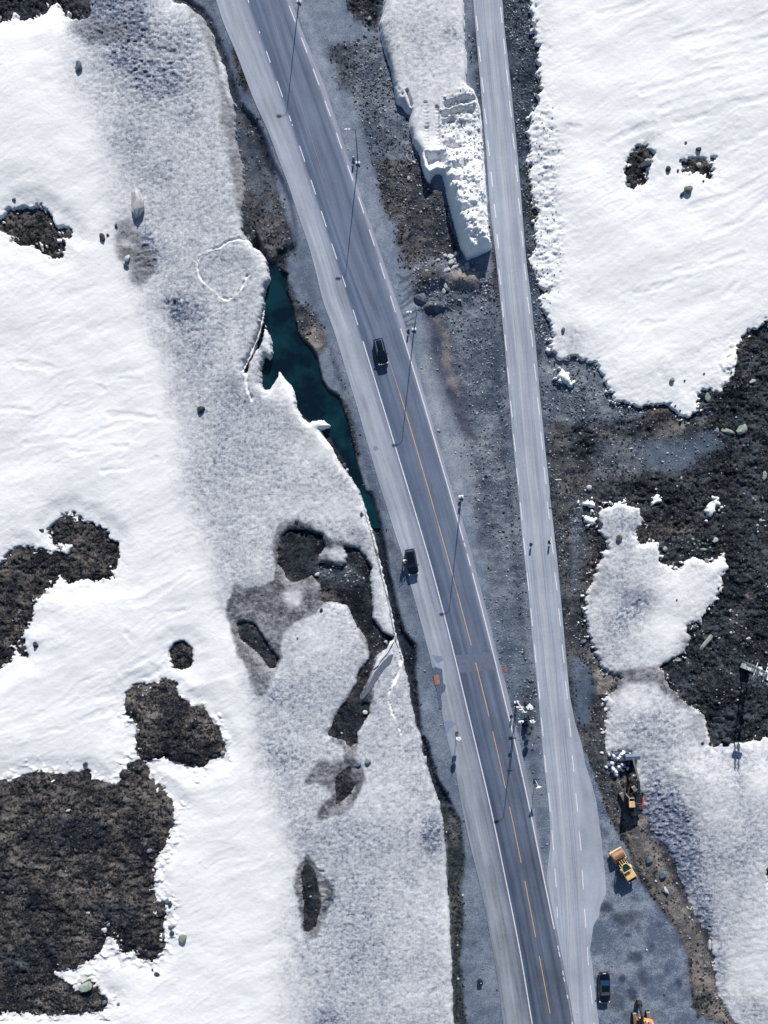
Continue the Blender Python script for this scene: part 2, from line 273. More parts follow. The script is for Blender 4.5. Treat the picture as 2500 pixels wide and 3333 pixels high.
pb('heath_dark', *T1('J', 420, 540), 170, 60, 0, .8, .02, .9); pb('heath_dark', *T1('J', 690, 1010), 90, 60, 0, .8, .02, .9); pb('heath_dark', *T1('J', 180, 1270), 130, 60, 20, .85, .02, .9); pb('heath_dark', *T1('J', 60, 860), 70, 30, 0, .8, .02, .9)
pb('heath_tan', *T1('G', 650, 450), 60, 60, 0, .6, .05, .8); pb('heath_tan', *T1('G', 60, 800), 50, 60, 0, .7, .05, .8); pb('heath_tan', *T1('G', 1000, 1430), 90, 60, 0, .8, .08, .7); pb('heath_tan', *T1('G', 1340, 1610), 70, 50, 0, .8, .08, .7); pb('heath_tan', *T1('G', 1225, 1110), 35, 40, 0, .6, .08, .7)
paint(H1, 'heath_dark', 1.5, .02, 1)
for h in (H7, H8, H9, H9b, H10): paint(h, 'gully', 1.2, .03, .35)
paint(T('H', [(430, 520), (560, 480), (760, 520), (840, 640), (700, 640), (560, 590)]), 'scree', .8, .35, .1, amt=.45)
paint(T('H', [(500, 610), (620, 640), (640, 740), (510, 750)]), 'heath_tan', .8, .05, .3, amt=.5)
# strip left of the main road
paint([(500, U), (760, U), (760, 200), (900, 480), (1000, 780), (1100, 1200), (1250, 1600), (1450, 2200), (1560, 2700), (1680, 3400), (1900, Dn), (1370, Dn), (1390, 2900), (1340, 2500), (1290, 2100), (1180, 1640), (1100, 1400), (1000, 1200), (900, 1000), (800, 800), (760, 600), (700, 300), (560, 0)], 'verge', .6, .02)
paint(T('B', [(-160, 640), (0, 810), (70, 940), (140, 1140), (230, 1330), (290, 1480), (310, 1640), (240, 1659), (-40, 1659), (-60, 1300), (-120, 900)]), 'brown', .8, .25, .25)
paint(T('E', [(-20, -60), (260, -60), (290, 100), (270, 220), (150, 130), (60, 0)]), 'brown', .6, .2, .5)
paint(T('B', [(-180, 820), (20, 900), (120, 1180), (170, 1400), (60, 1300), (-60, 1000)]), 'blue', 1.2, .05, amt=.6)
paint(T('E', [(250, 220), (300, 230), (340, 380), (430, 400), (520, 560), (560, 650), (500, 740), (420, 680), (330, 560), (300, 420)]), 'brown', .5, .3, .2, wobble=.4)
pb('tan', *T1('E', 470, 600), 60, 45, 30, .8)
paint(T('E', [(630, 1000), (680, 1060), (730, 1200), (770, 1400), (750, 1450), (710, 1330), (660, 1130)]), 'brown', .3, .2, .2, wobble=.3)
paint(ditchL, 'wet', .5, .1, .5, wobble=.35)
paint(None, 'wet', st=.1, tf=.2, w=sstep(1.5, .3, d_dline + wob * .5), amt=.85)
paint(low_strip, 'moss', .5, .02, .9, wobble=.5)
paint(T('K', [(1180, 420), (1235, 500), (1240, 700), (1180, 640), (1150, 500)]), 'brown', .6, .2, .5)
paint(T('H', [(950, 250), (1010, 330), (1020, 470), (960, 400)]), 'brown', .5, .1, .3, amt=.5)
paint(stream, 'wet', .3, .1, 0, wobble=.1)
# between the roads
paint([(1250, U), (1600, U), (1600, 900), (1800, 2400), (1800, 3000), (1700, 2600), (1300, 1800), (900, 600), (700, U)], 'gravel', .6, .03, wobble=0)
paint(T('B', [(690, -60), (930, -60), (900, 140), (880, 170), (760, 110), (690, 60)]), 'heath_dark', 1.0, .1, .9, wobble=.8)
paint(T('B', [(560, 290), (700, 270), (930, 230), (1000, 560), (1110, 850), (1250, 1230), (1480, 1700), (1050, 1659), (1030, 1500), (950, 1430), (900, 1250), (850, 1080), (800, 900), (770, 720), (700, 620), (620, 520)]), 'scree', .8, .9, .3, wobble=.7)
paint(T('B', [(560, 290), (720, 280), (760, 520), (650, 560), (590, 430)]), 'brown', 1.2, .1, .3, amt=.7)
paint(T('B', [(850, 1075), (1190, 1060), (1260, 1260), (1340, 1300), (1400, 1659), (1010, 1659), (1020, 1500), (950, 1430), (900, 1250)]), 'brown', .7, .55, .6, wobble=.5)
paint(T('E', [(1030, -20), (1420, -60), (1460, 60), (1340, 110), (1180, 130), (1130, 190), (1060, 130)]), 'brown', .8, .7, .5, wobble=.5)
paint(T('E', [(1120, 120), (1300, 60), (1500, 110), (1659, 130), (1659, 420), (1500, 400), (1180, 420), (1150, 330), (1130, 240)]), 'scree', .6, .9, wobble=.5)
paint(T('Z7', [(700, 350), (900, 320), (1080, 360), (1150, 460), (1130, 570), (900, 590), (740, 570), (690, 480)]), 'tan', .5, .12, wobble=.3)
paint(T('Z7', [(340, 800), (640, 760), (650, 830), (400, 880)]), 'tan', .4, .1, wobble=.2)
paint(T('Z7', [(260, 350), (420, 200), (600, 220), (640, 380), (560, 500), (300, 560)]), 'brown', .6, .6, wobble=.4)
paint([(1395, 1000), (1560, 960), (1640, 1000), (1700, 1700), (1740, 2300), (1700, 2420), (1640, 2300), (1560, 1700), (1480, 1300)], 'scree', 1.2, .55, .05, wobble=.9)
paint(T('E', [(1200, 440), (1330, 440), (1400, 700), (1480, 1000), (1560, 1300), (1480, 1300), (1380, 1100), (1290, 900), (1230, 650)]), 'track', 1.0, .1, wobble=.5)
paint(T('E', [(1270, 480), (1340, 480), (1400, 760), (1440, 1000), (1380, 900), (1310, 700)]), 'tan', .8, .03, amt=.6)
paint(T('E', [(1170, 700), (1280, 860), (1380, 1200), (1480, 1400), (1560, 1659), (1400, 1659), (1300, 1300), (1200, 960)]), 'gravel_warm', 1.6, .05, wobble=.7)
paint([(1560, 1700), (1640, 1780), (1700, 2080), (1740, 2350), (1740, 2480), (1660, 2260), (1600, 2000)], 'blue', 2.0, .25, wobble=.9)
paint([(1530, 1640), (1600, 1640), (1660, 1900), (1690, 2160), (1660, 2200), (1590, 1900)], 'scree', 1.5, .35, amt=.6)
paint(T('I', [(180, 1150), (270, 1150), (290, 1400), (290, 1600), (230, 1500), (190, 1300)]), 'brown', 1.2, .4, .3, amt=.5)
paint(T('L', [(230, 20), (330, 20), (375, 420), (385, 600), (355, 700), (300, 400)]), 'blue', 1.2, .15, wobble=.5, amt=.7)
# dark verge by the right road
paint([(1530, U), (1750, U)] + [(1740, 0), (1760, 250), (1740, 420), (1720, 600), (1740, 800), (1800, 1010), (1980, 1300), (2100, 1340), (1900, 1600), (1880, 1900), (1820, 2200), (1780, 2200), (1700, 1500), (1640, 1100), (1600, 700), (1540, 200)], 'scree_dark', 1.0, 1.0, .15, wobble=.5)
paint(T('F', [(350, 500), (640, 680), (740, 960), (820, 1020), (700, 1080), (520, 1080), (330, 1200), (280, 800)]), 'scree', 1.0, .95, .1, wobble=.6)
paint(T('F', [(330, 1050), (900, 1060), (1400, 1040), (1400, 1300), (1250, 1380), (800, 1380), (600, 1659), (370, 1659), (340, 1300)]), 'brown', 1.2, .3, .4, wobble=1)
paint(T('F', [(860, 1180), (1150, 1150), (1400, 1120), (1400, 1240), (1240, 1300), (1150, 1360), (960, 1360)]), 'blue', 1.6, .3, wobble=1)
paint(T('F', [(600, 1150), (900, 1150), (950, 1380), (640, 1390)]), 'scree', 1.6, .35, .1, amt=.5)
paint(T('F', [(930, 1080), (1060, 1030), (1180, 1060), (1130, 1140), (960, 1140)]), 'tan', 1.2, .1, amt=.75)
paint(T('F', [(1190, 1390), (1340, 1380), (1370, 1480), (1240, 1490)]), 'tan', 1.0, .1, amt=.6)
pb('heath_dark', *T1('F', 540, 1170), 60, 70, 0, .95); pb('heath_dark', *T1('F', 860, 1090), 110, 40, 0, .8)
paint(T('F', [(1240, 1270), (1450, 1200), (1659, 1100), (2400, 1000), (2400, 3000), (1240, 1659), (900, 1659), (620, 1560), (640, 1440), (900, 1380), (1200, 1360)]), 'heath_dark', 1.4, .06, 1)
paint(T('F', [(1180, 1020), (1240, 900), (1400, 860), (1480, 640), (1659, 450), (2400, 400), (2400, 1250), (1659, 1200), (1420, 1160), (1300, 1050)]), 'heath_dark', 1.0, .08, 1)
paint(T('I', [(370, 0), (600, 0), (660, 260), (560, 500), (560, 800), (600, 1000), (470, 1100), (430, 700), (400, 300)]), 'brown', 1.0, .45, .5)
paint(T('I', [(500, 20), (560, 60), (530, 500), (500, 640), (470, 400)]), 'scree', 1.0, .6, .1, amt=.6)
paint(T('I', [(470, 1010), (590, 1020), (630, 1180), (640, 1350), (600, 1500), (570, 1560), (510, 1380)]), 'blue', 1.2, .08, wobble=.6)
paint(T('I', [(580, 930), (640, 1000), (760, 1110), (700, 1230), (640, 1200), (600, 1080)]), 'tan', .8, .3, amt=.85, wobble=.5)
paint(T('I', [(600, 1230), (690, 1250), (680, 1600), (600, 1560)]), 'brown', .8, .3, .4, wobble=.5)
paint(T('I', [(1420, 700), (1500, 700), (1490, 850), (1440, 840)]), 'tan', .8, .5, amt=.7)
paint(T('I', [(1290, 180), (1400, 200), (1420, 330), (1350, 360), (1320, 260)]), 'brown', .7, .2, amt=.8)
pb('tan', *T1('I', 1560, 630), 30, 22, 0, .5)
paint(T('I', [(1230, 700), (1400, 560), (1400, 380), (1659, 300), (2400, 300), (2400, 1470), (1659, 1470), (1440, 1520), (1300, 1500), (1290, 1340), (1150, 1250), (1050, 1150), (1020, 1060), (1090, 1000), (1170, 960)]), 'heath_dark', .8, .09, 1)
pb('tan', *T1('I', 1560, 620), 26, 20, 0, .5); pb('brown', *T1('I', 1490, 760), 30, 50, 0, .7)
paint(T('I', [(1000, 300), (1420, 200), (1430, 400), (1200, 460), (1060, 460)]), 'heath_dark', .8, .12, .9)
# the yard at the bottom right
yard = T('L', [(560, 20), (620, 120), (680, 300), (730, 440), (790, 560), (850, 650), (900, 780), (950, 870), (1050, 1010), (1140, 1130), (1190, 1280), (1210, 1420), (1220, 1560), (1260, 1620), (1500, 1680), (1700, 2600), (500, 2600), (600, 1200), (700, 900)])
paint(T('L', [(560, -60), (700, -60), (760, 200), (960, 420), (1060, 640), (1190, 900), (1340, 1170), (1380, 1500), (1480, 1680), (1240, 1640), (1180, 1300), (1050, 1010), (900, 780), (780, 560), (640, 200)]), 'bank', .8, .12, .3, wobble=.4)
paint(T('L', [(560, -60), (700, -60), (740, 200), (820, 330), (760, 420), (640, 200)]), 'brown', .8, .2, .4, wobble=.4)
paint(T('L', [(940, 500), (1010, 520), (1140, 760), (1260, 1050), (1350, 1180), (1380, 1400), (1340, 1400), (1310, 1200), (1200, 1050), (1090, 800)]), 'wet', .5, .1, .3, wobble=.4, amt=.7)
paint(T('L', [(880, 480), (960, 560), (1130, 900), (1280, 1200), (1300, 1500), (1240, 1400), (1150, 1150), (960, 850)]), 'tan', 1.2, .06, .1, amt=.75)
paint(T('L', [(720, 400), (790, 480), (900, 720), (940, 860), (1060, 1020), (1200, 1280), (1230, 1560), (1280, 1640), (1200, 1640), (1180, 1400), (1040, 1060), (860, 760), (760, 560)]), 'moss', .5, .05, .8, wobble=.4, amt=.85)
paint(T('L', [(1210, 1500), (1320, 1490), (1330, 1600), (1230, 1640)]), 'moss', .8, .05, .8, amt=.7)
paint(T('L', [(940, 660), (1000, 700), (1040, 900), (980, 880)]), 'moss', .8, .1, .5, amt=.6)
paint(yard, 'yard', .3, .02, 0, wobble=.25)
stain = np.zeros((NY, NX))
for a, b, rx, ry, v in [(720, 985, 42, 36, .8), (830, 1050, 70, 40, .7), (905, 1030, 35, 22, .5), (845, 1148, 24, 14, .7), (885, 1090, 30, 20, .4), (980, 1215, 26, 34, .6), (890, 1275, 50, 34, .7),
                        (945, 1385, 46, 50, .75), (1142, 1425, 24, 30, .8), (815, 1395, 20, 22, .7), (872, 1495, 30, 40, .7), (770, 1530, 60, 60, .5), (1068, 1335, 22, 18, .55), (765, 850, 20, 22, .6),
                        (885, 940, 22, 16, .45), (860, 1620, 40, 60, .45), (1190, 1400, 30, 60, .25), (1030, 1090, 20, 20, .4), (700, 560, 20, 40, .2), (1000, 1600, 50, 40, .3)]:
    p = T1('L', a, b); stain = np.maximum(stain, v * sstep(.15, .85, blob(p[0], p[1], rx * .5624 * 1.3, ry * .5624 * 1.3) + wob * .22 + fbm(X / .8, Y / .8, 3, 2) * .25))
for a, b, rx, ry, v in [(985, 1320, 60, 60, .5), (1040, 1450, 60, 50, .45), (860, 1330, 30, 30, .3), (1000, 1350, 40, 90, .4)]:
    p = T1('L', a, b); stain -= v * blob(p[0], p[1], rx * .56, ry * .56)
for a, b, rx, ry, v in [(1310, 1190, 40, 30, .5), (1250, 1600, 30, 50, .35), (1290, 1080, 20, 20, .3)]:
    p = T1('K', a, b); stain = np.maximum(stain, v * blob(p[0], p[1], rx * .56, ry * .56))
p = T1('K', 1370, 1530); stain -= .5 * sstep(.2, .6, blob(p[0], p[1], 40, 60))
# drag marks beside the main road and the diagonal wet smears
for (a, b, c_, e) in [(1020, 190, 1090, 230), (1050, 215, 1110, 200), (1045, 245, 1110, 205), (1060, 300, 1130, 240), (1075, 330, 1150, 290), (1050, 390, 1120, 320), (1055, 420, 1140, 350), (1060, 480, 1150, 430), (1050, 530, 1140, 480), (1085, 540, 1150, 520)]:
    dd_ = pdist(PX(T('E', [(a, b), (c_, e)])), 2.0); stain = np.maximum(stain, .55 * sstep(.35, .1, dd_ + wob * .12))

G = (fbm(X / 26, Y / 26, 3, 2) * .5) * sstep(6, 30, np.abs(sd_road * -1 + 0)) * 0
G = fbm(X / 9, Y / 9, 3, 2) * .5
G = G + (fbm(X / 1.5, Y / 1.5, 5, 5, .65) * 2.0 + (ridge(X / 1.7 + fbm(X, Y, 2, 1), Y / 1.4, 3) - .5) * .55 + (ridge(X / .75, Y / .65 + fbm(X, Y, 2, 2), 4) - .5) * .55) * rel
def bump(px, py, rx, ry, h, rot=0):
    global G
    G = G + h * blob(px, py, rx, ry, rot)
outd = np.maximum(-sd_road, 0)
G -= .55 * sstep(.3, 2.2, np.maximum(-sd_right, 0)) * sstep(14, 6, np.maximum(-sd_right, 0)) * sstep(-40, -20, Y)
bl = sstep(0.0, 2.4, outd)
flat_yard = sstep(-1, 1, up(S1(yard)))
G = G * (1 - flat_yard) - .02 * flat_yard + fbm(X / 2, Y / 2, 3, 1) * .03 * flat_yard
G = G * bl - .05
for a, b, rx, ry, h in [(920, 450, 330, 150, 1.3), (450, 400, 240, 190, 1.0), (500, 800, 200, 60, .9), (700, 700, 300, 80, .5), (330, 720, 90, 90, -.9)]:
    p = T1('Z7', a, b); bump(p[0], p[1], rx * .2411, ry * .2411, h)
G -= 1.9 * sstep(-.2, 1.3, sd_stream); G -= .8 * sstep(-.3, .8, sd_ditch); G -= .55 * sstep(1.3, .2, d_dline); G -= .4 * sstep(-.2, .7, sd_low)
for (a, b, rx, ry, h, rt) in [(2190, 1230, 30, 30, .4, 0), (2380, 1200, 70, 120, .7, 0), (2450, 1850, 120, 160, .6, 0), (2330, 2250, 110, 80, .8, 0), (2050, 1700, 120, 60, .5, 0), (190, 2790, 260, 160, .6, 0), (430, 3000, 120, 120, .4, 0), (550, 2330, 90, 60, .4, 0), (120, 720, 60, 50, .3, 0)]:
    bump(a, b, rx, ry, h)
tanstrip = sstep(-1, 1.5, up(S1(T('L', [(850, 480), (960, 500), (1130, 850), (1320, 1180), (1350, 1500), (1260, 1500), (1150, 1150), (960, 850)])))); G += tanstrip * .35
holes = -np.full(XC.shape, FAR, np.float32)
for h in (H2, H3, H3b, H4, H5, H6, H12, H13, H1): holes = np.maximum(holes, S1(h))
holes = up(holes); G += .42 * sstep(-.5, 1.6, holes)
G = np.where(sd_road > 0, np.minimum(G, -.05), G)
# ------------------------------------------------------------------ snow height
edge = np.clip(sd_snow, -FAR, FAR)
dirtband = T('O', [(190, -200), (400, -200), (430, 40), (470, 130), (500, 230), (530, 330), (545, 450), (560, 560), (560, 700), (600, 840), (690, 920), (770, 1030), (800, 1150), (850, 1300), (900, 1500), (950, 1750), (975, 2000), (985, 2900), (660, 2900), (640, 2000), (640, 1850), (600, 1750), (565, 1650), (560, 1500), (530, 1400), (510, 1280), (480, 1180), (430, 1050), (405, 930), (385, 800), (350, 700), (320, 620), (290, 500), (260, 380), (240, 280), (215, 180), (200, 100)])
band = sstep(-5.5, 2.6, up(S1(dirtband)) + wob * 1.0 + fbm(X / 9, Y / 12, 3, 1) * 6)
dirt_shade = band * .58
def db(t, a, b, rx, ry, v, rot=0):
    global dirt_shade
    p = T1(t, a, b); s = TILE[t][2]; dirt_shade = dirt_shade + v * blob(p[0], p[1], rx * s * 1.2, ry * s * 1.2, rot)
for q in [('A', 760, 90, 170, 150, 1.3), ('A', 560, 230, 90, 60, .35), ('A', 700, 250, 120, 60, .5), ('A', 850, 430, 120, 80, .4), ('A', 1080, 560, 200, 130, .42), ('A', 1150, 280, 200, 120, .25), ('A', 930, 200, 80, 90, .45), ('A', 900, 950, 130, 120, .15), ('A', 1090, 1180, 120, 60, .2), ('A', 1290, 790, 60, 60, .25), ('A', 1180, 40, 120, 60, -.25),
          ('D', 1000, 60, 80, 120, .6), ('D', 1250, 440, 130, 110, .35), ('D', 1215, 445, 38, 46, 1.3), ('D', 1150, 375, 26, 18, 1.0), ('D', 1330, 700, 120, 140, .18), ('D', 1600, 1050, 130, 60, .2), ('D', 1550, 1300, 120, 300, .1), ('D', 1450, 80, 90, 60, .2),
          ('E', 480, 1350, 150, 130, -.32), ('E', 200, 1020, 120, 60, -.28), ('E', 150, 1250, 150, 120, .05), ('H', 300, 100, 260, 90, -.2), ('H', 650, 130, 130, 70, -.34), ('H', 100, 500, 100, 90, -.2), ('H', 620, 430, 60, 50, -.2), ('H', 330, 710, 70, 60, -.3),
          ('H', 480, 1000, 200, 160, -.28), ('H', 250, 1380, 180, 80, .22), ('H', 940, 750, 60, 200, -.25), ('K', 200, 100, 120, 80, .2), ('K', 600, 560, 220, 120, .12), ('K', 1080, 560, 60, 90, .5), ('K', 940, 820, 30, 30, .2), ('K', 1020, 1000, 140, 260, -.08), ('K', 780, 300, 160, 130, -.2), ('K', 640, 1100, 160, 300, .15), ('K', 1000, 1480, 120, 60, -.15), ('K', 470, 1640, 100, 80, .3), ('K', 490, 900, 30, 60, .5),
          ('I', 880, 680, 80, 70, .5), ('I', 800, 770, 90, 60, .35), ('I', 750, 500, 130, 200, .25), ('I', 1050, 800, 140, 140, -.1), ('I', 700, 900, 90, 140, .25), ('I', 900, 1400, 260, 150, .28), ('I', 1180, 900, 60, 60, .4), ('I', 1300, 500, 120, 80, .08), ('I', 800, 180, 140, 110, .3),
          ('L', 1000, 200, 160, 200, .3), ('L', 1050, 450, 120, 120, 1.0), ('L', 1110, 610, 110, 110, .95), ('L', 1190, 800, 70, 120, .8), ('L', 1290, 1030, 50, 130, .8), ('L', 980, 400, 60, 100, .4), ('L', 1400, 700, 200, 160, .28), ('L', 1550, 500, 120, 200, .22), ('L', 1450, 1100, 200, 160, .2), ('L', 1380, 1350, 40, 160, .4), ('L', 1560, 1560, 100, 80, .3), ('L', 1450, 80, 120, 90, .3), ('L', 1470, 250, 30, 90, .2),  # bank above the yard: slope shade painted into the snow colour, besides dirt
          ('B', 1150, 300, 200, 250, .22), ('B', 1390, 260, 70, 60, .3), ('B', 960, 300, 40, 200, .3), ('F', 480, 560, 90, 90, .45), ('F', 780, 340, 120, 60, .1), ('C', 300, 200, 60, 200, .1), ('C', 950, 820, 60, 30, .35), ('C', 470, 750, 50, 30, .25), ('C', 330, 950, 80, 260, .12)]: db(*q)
brown = np.zeros((NY, NX))
rl = sstep(-.5, 1, sQ); dirt_shade = dirt_shade + .38 * rl
for q in [('I', 1060, 830, 110, 110), ('I', 1150, 560, 170, 90), ('I', 1340, 450, 60, 50), ('L', 1560, 1250, 120, 160), ('L', 1600, 250, 60, 60), ('I', 850, 1250, 80, 60)]: db(*q, -.32)
def bp(t, pts, soft=.35, v=1.0):
    global brown
    brown = np.maximum(brown, v * sstep(-soft, soft, up(S1(T(t, pts))) + wob * .6 + fbm(X / .7, Y / .7, 3, 4) * .5))
bp('H', [(190, 500), (170, 380), (200, 270), (270, 205), (350, 190), (460, 240), (560, 300), (720, 350), (800, 420), (850, 520), (840, 600), (700, 650), (550, 760), (480, 820), (330, 880), (250, 960), (260, 1120), (200, 1230), (110, 1370), (60, 1370), (30, 1230), (-60, 1080), (-100, 900), (-120, 800), (-80, 600), (0, 640), (100, 650), (180, 590)])
bp('H', [(740, 900), (840, 1130), (770, 1220), (740, 1320), (640, 1430), (550, 1620), (700, 1670), (840, 1420), (860, 1200), (930, 980), (870, 850)])
bp('K', [(500, 0), (560, 70), (550, 130), (430, 130), (370, 180), (345, 260), (400, 250), (470, 280), (490, 330), (430, 380), (415, 440), (440, 465), (560, 430), (640, 350), (685, 240), (680, 190), (640, 110), (660, 0)])
bp('K', [(360, 680), (300, 750), (285, 850), (310, 960), (325, 1090), (340, 1150), (410, 1160), (450, 1060), (500, 960), (510, 890), (460, 820), (400, 720)])
bp('A', [(1240, 20), (1400, 120), (1450, 330), (1500, 520), (1540, 660), (1600, 700), (1600, 850), (1640, 1050), (1680, 1300), (1680, 1620), (1630, 1600), (1600, 1400), (1560, 1150), (1540, 950), (1490, 800), (1480, 600), (1440, 400), (1350, 150)], .5, .8)
bp('A', [(790, 1500), (880, 1490), (950, 1600), (960, 1659), (800, 1659)], .8, .9)
bp('D', [(800, 0), (980, 0), (1060, 90), (1010, 230), (960, 300), (900, 240), (880, 150), (800, 90)], .8, .9)
bp('A', [(500, 160), (620, 150), (760, 200), (900, 180), (860, 290), (640, 320), (520, 230)], 1.2, .6)
bp('I', [(700, 1070), (900, 1050), (1020, 1035), (1110, 980), (1160, 1000), (1050, 1080), (1120, 1200), (1250, 1330), (1100, 1290), (990, 1150), (800, 1150), (720, 1240), (690, 1200)], .5, .95)
bp('I', [(1170, 800), (1260, 760), (1240, 900), (1180, 990), (1130, 960)], .8, .6)
bp('I', [(560, 620), (640, 460), (700, 380), (660, 560), (590, 700)], .6, .4)
bp('I', [(1040, 1120), (1300, 1340), (1310, 1520), (1200, 1480), (1180, 1350)], .8, .35)
for q in (('H', 330, 710, 70, 68), ('H', 612, 420, 62, 48)):
    p = T1(q[0], q[1], q[2]); brown *= 1 - .8 * sstep(.3, .7, blob(p[0], p[1], q[3] * .48 * 1.3, q[4] * .48 * 1.3) + wob * .25)
cracks = [('P', [(714, 802), (740, 784), (775, 777), (808, 784), (826, 800)]), ('D', [(1480, 5), (1400, 30), (1350, 60), (1330, 120), (1340, 180), (1380, 250), (1430, 290), (1480, 340), (1540, 360), (1600, 320), (1640, 260), (1670, 200)]),
          ('E', [(0, 860), (10, 960), (40, 1040)]), ('H', [(1055, 1130), (1030, 1220), (990, 1310), (960, 1380), (980, 1460), (1010, 1540), (1050, 1640)]), ('E', [(150, 60), (60, 0)]), ('B', [(1095, 760), (1060, 640), (1010, 560)])]
crk = np.full((NY, NX), 4.0)
for t, pts in cracks: crk = np.minimum(crk, pdist(PX(T(t, pts), .6)) + fbm(X / .7, Y / .7, 3, 2) * .5 + fbm(X / 2.5, Y / 2.5, 2, 1) * .5)
cut_edge = sstep(.9, .15, np.abs(edge)) * sstep(-40, -30, X) * sstep(3, -2, X)        # bright broken lip along the stream
dirt_shade = dirt_shade * (1 - .8 * sstep(.42, .12, crk)); brown = brown * (1 - .8 * sstep(.45, .1, crk))
dirt_shade = np.clip(dirt_shade, 0, 1.1)
dirt_shade = dirt_shade + .34 * (sM > 0) * sstep(60, 66, Y + fbm(X/4,Y/4,2,1)*8)
thin = np.maximum(sstep(-3.5, -1, holes), (sR > -1) * 1.0)
base_th = (.30 - .20 * thin) * (1 - np.exp(-np.maximum(edge, 0) / .35)) + .45 * (1 - np.exp(-np.maximum(edge, 0) / 6.0))
midw = sstep(-.3, .3, sM)
yy = sstep(66, 54, Y)
mt_ = np.maximum(sM + rag * .1, 0)
midT = .9 * (1 - yy) * (1 - np.exp(-mt_ / .38)) + 3.3 * yy * (.35 * sstep(0, .3, mt_) + .65 * np.clip(mt_ / 1.25, 0, 1))
th = np.where(sM > 0, midT, base_th)
streamside = sstep(5, 0, -sd_stream) * .5 * (edge > 0) * (1 - np.exp(-np.maximum(edge, 0) / .25)); th = th + np.where(sL > 0, streamside, 0)
def dirn(th_, lx, ly, seed, ridged=False):
    c, s = math.cos(R(th_)), math.sin(R(th_)); u = X * c + Y * s; v = -X * s + Y * c
    w1 = fbm(X / 9, Y / 9, 2, seed + 1) * 3
    return (ridge if ridged else vn)(u / lx, (v + w1) / ly, seed)
clean = np.clip(1 - dirt_shade * 1.6 - brown, 0, 1)
wind = (dirn(24, 8, 1.0, 1) - .5) * .05 * sstep(.3, .7, vn(X / 11, Y / 11, 2)) + (dirn(17, 16, 2.6, 2) - .5) * .10 + (dirn(30, 2, .45, 3) - .5) * .035 + fbm(X / .8, Y / .6, 3, 2) * .035
crease = np.clip(dirn(22, 16, 4.2, 4, True) - .93, 0, 1) * 14 * sstep(.5, .62, vn(X / 14, Y / 14, 4))
cups = (.7 * ridge(X / .8 + fbm(X / 1.3, Y / 1.3, 2, 5) * 1.6, Y / .5 + fbm(X / 1.2, Y / 1.2, 2, 0) * 1.6, 1) + 1.0 * ridge(X / .45, Y / .38, 2) - .85)
cupa = np.clip(.016 + dirt_shade * .10 + np.maximum(dirt_shade - .65, 0) * .3 + brown * .05, 0, .26)
cupa = cupa + .10 * blob(*T1('A', 1000, 450), 160, 130) + .1 * blob(*T1('L', 1050, 420), 120, 120)
slab = sstep(.0, .6, sM) * sstep(-6, 6, 0 * X)
rough_mid = sstep(-1, 1, up(sdf(PX(T('B', [(1370, 640), (1500, 560), (1590, 640), (1670, 1659), (1500, 1700), (1400, 1350), (1360, 1200), (1340, 900), (1300, 760)]), 1.8)))) * (sM > 0)
deb_right = sstep(-1, 1, up(S1(T('C', [(215, 640), (330, 620), (420, 900), (400, 1200), (440, 1480), (430, 1700), (300, 1900), (230, 1660), (210, 1000)]))) + wob) * (sR > -.5)
clod = sstep(.15, .95, (ridge(X / .9, Y / .75, 3) * .6 + ridge(X / .5, Y / .45, 4) * .4))
clodh = (fbm(X / 1.5, Y / 1.5, 4, 3, .75) * 1.6 + (clod - .5) * .34)
GB = fbm(X / 9, Y / 9, 3, 2) * .5 * bl - .05
SN = GB + th
macro = fbm(X / 18, Y / 18, 3, 4) * .5 * sstep(1, 9, edge * 1.0)
SN += macro + wind * (.35 + .65 * clean) * sstep(0, 1.5, edge) + cups * cupa * sstep(0, .8, edge)
SN += clodh * (rough_mid * .75 + deb_right * .42) * sstep(.0, .6, edge)
SN -= sstep(.2, .06, crk) * .22; SN += sstep(.45, .22, crk) * sstep(.12, .22, crk) * .04
ln = np.full((NY, NX), 4.0)
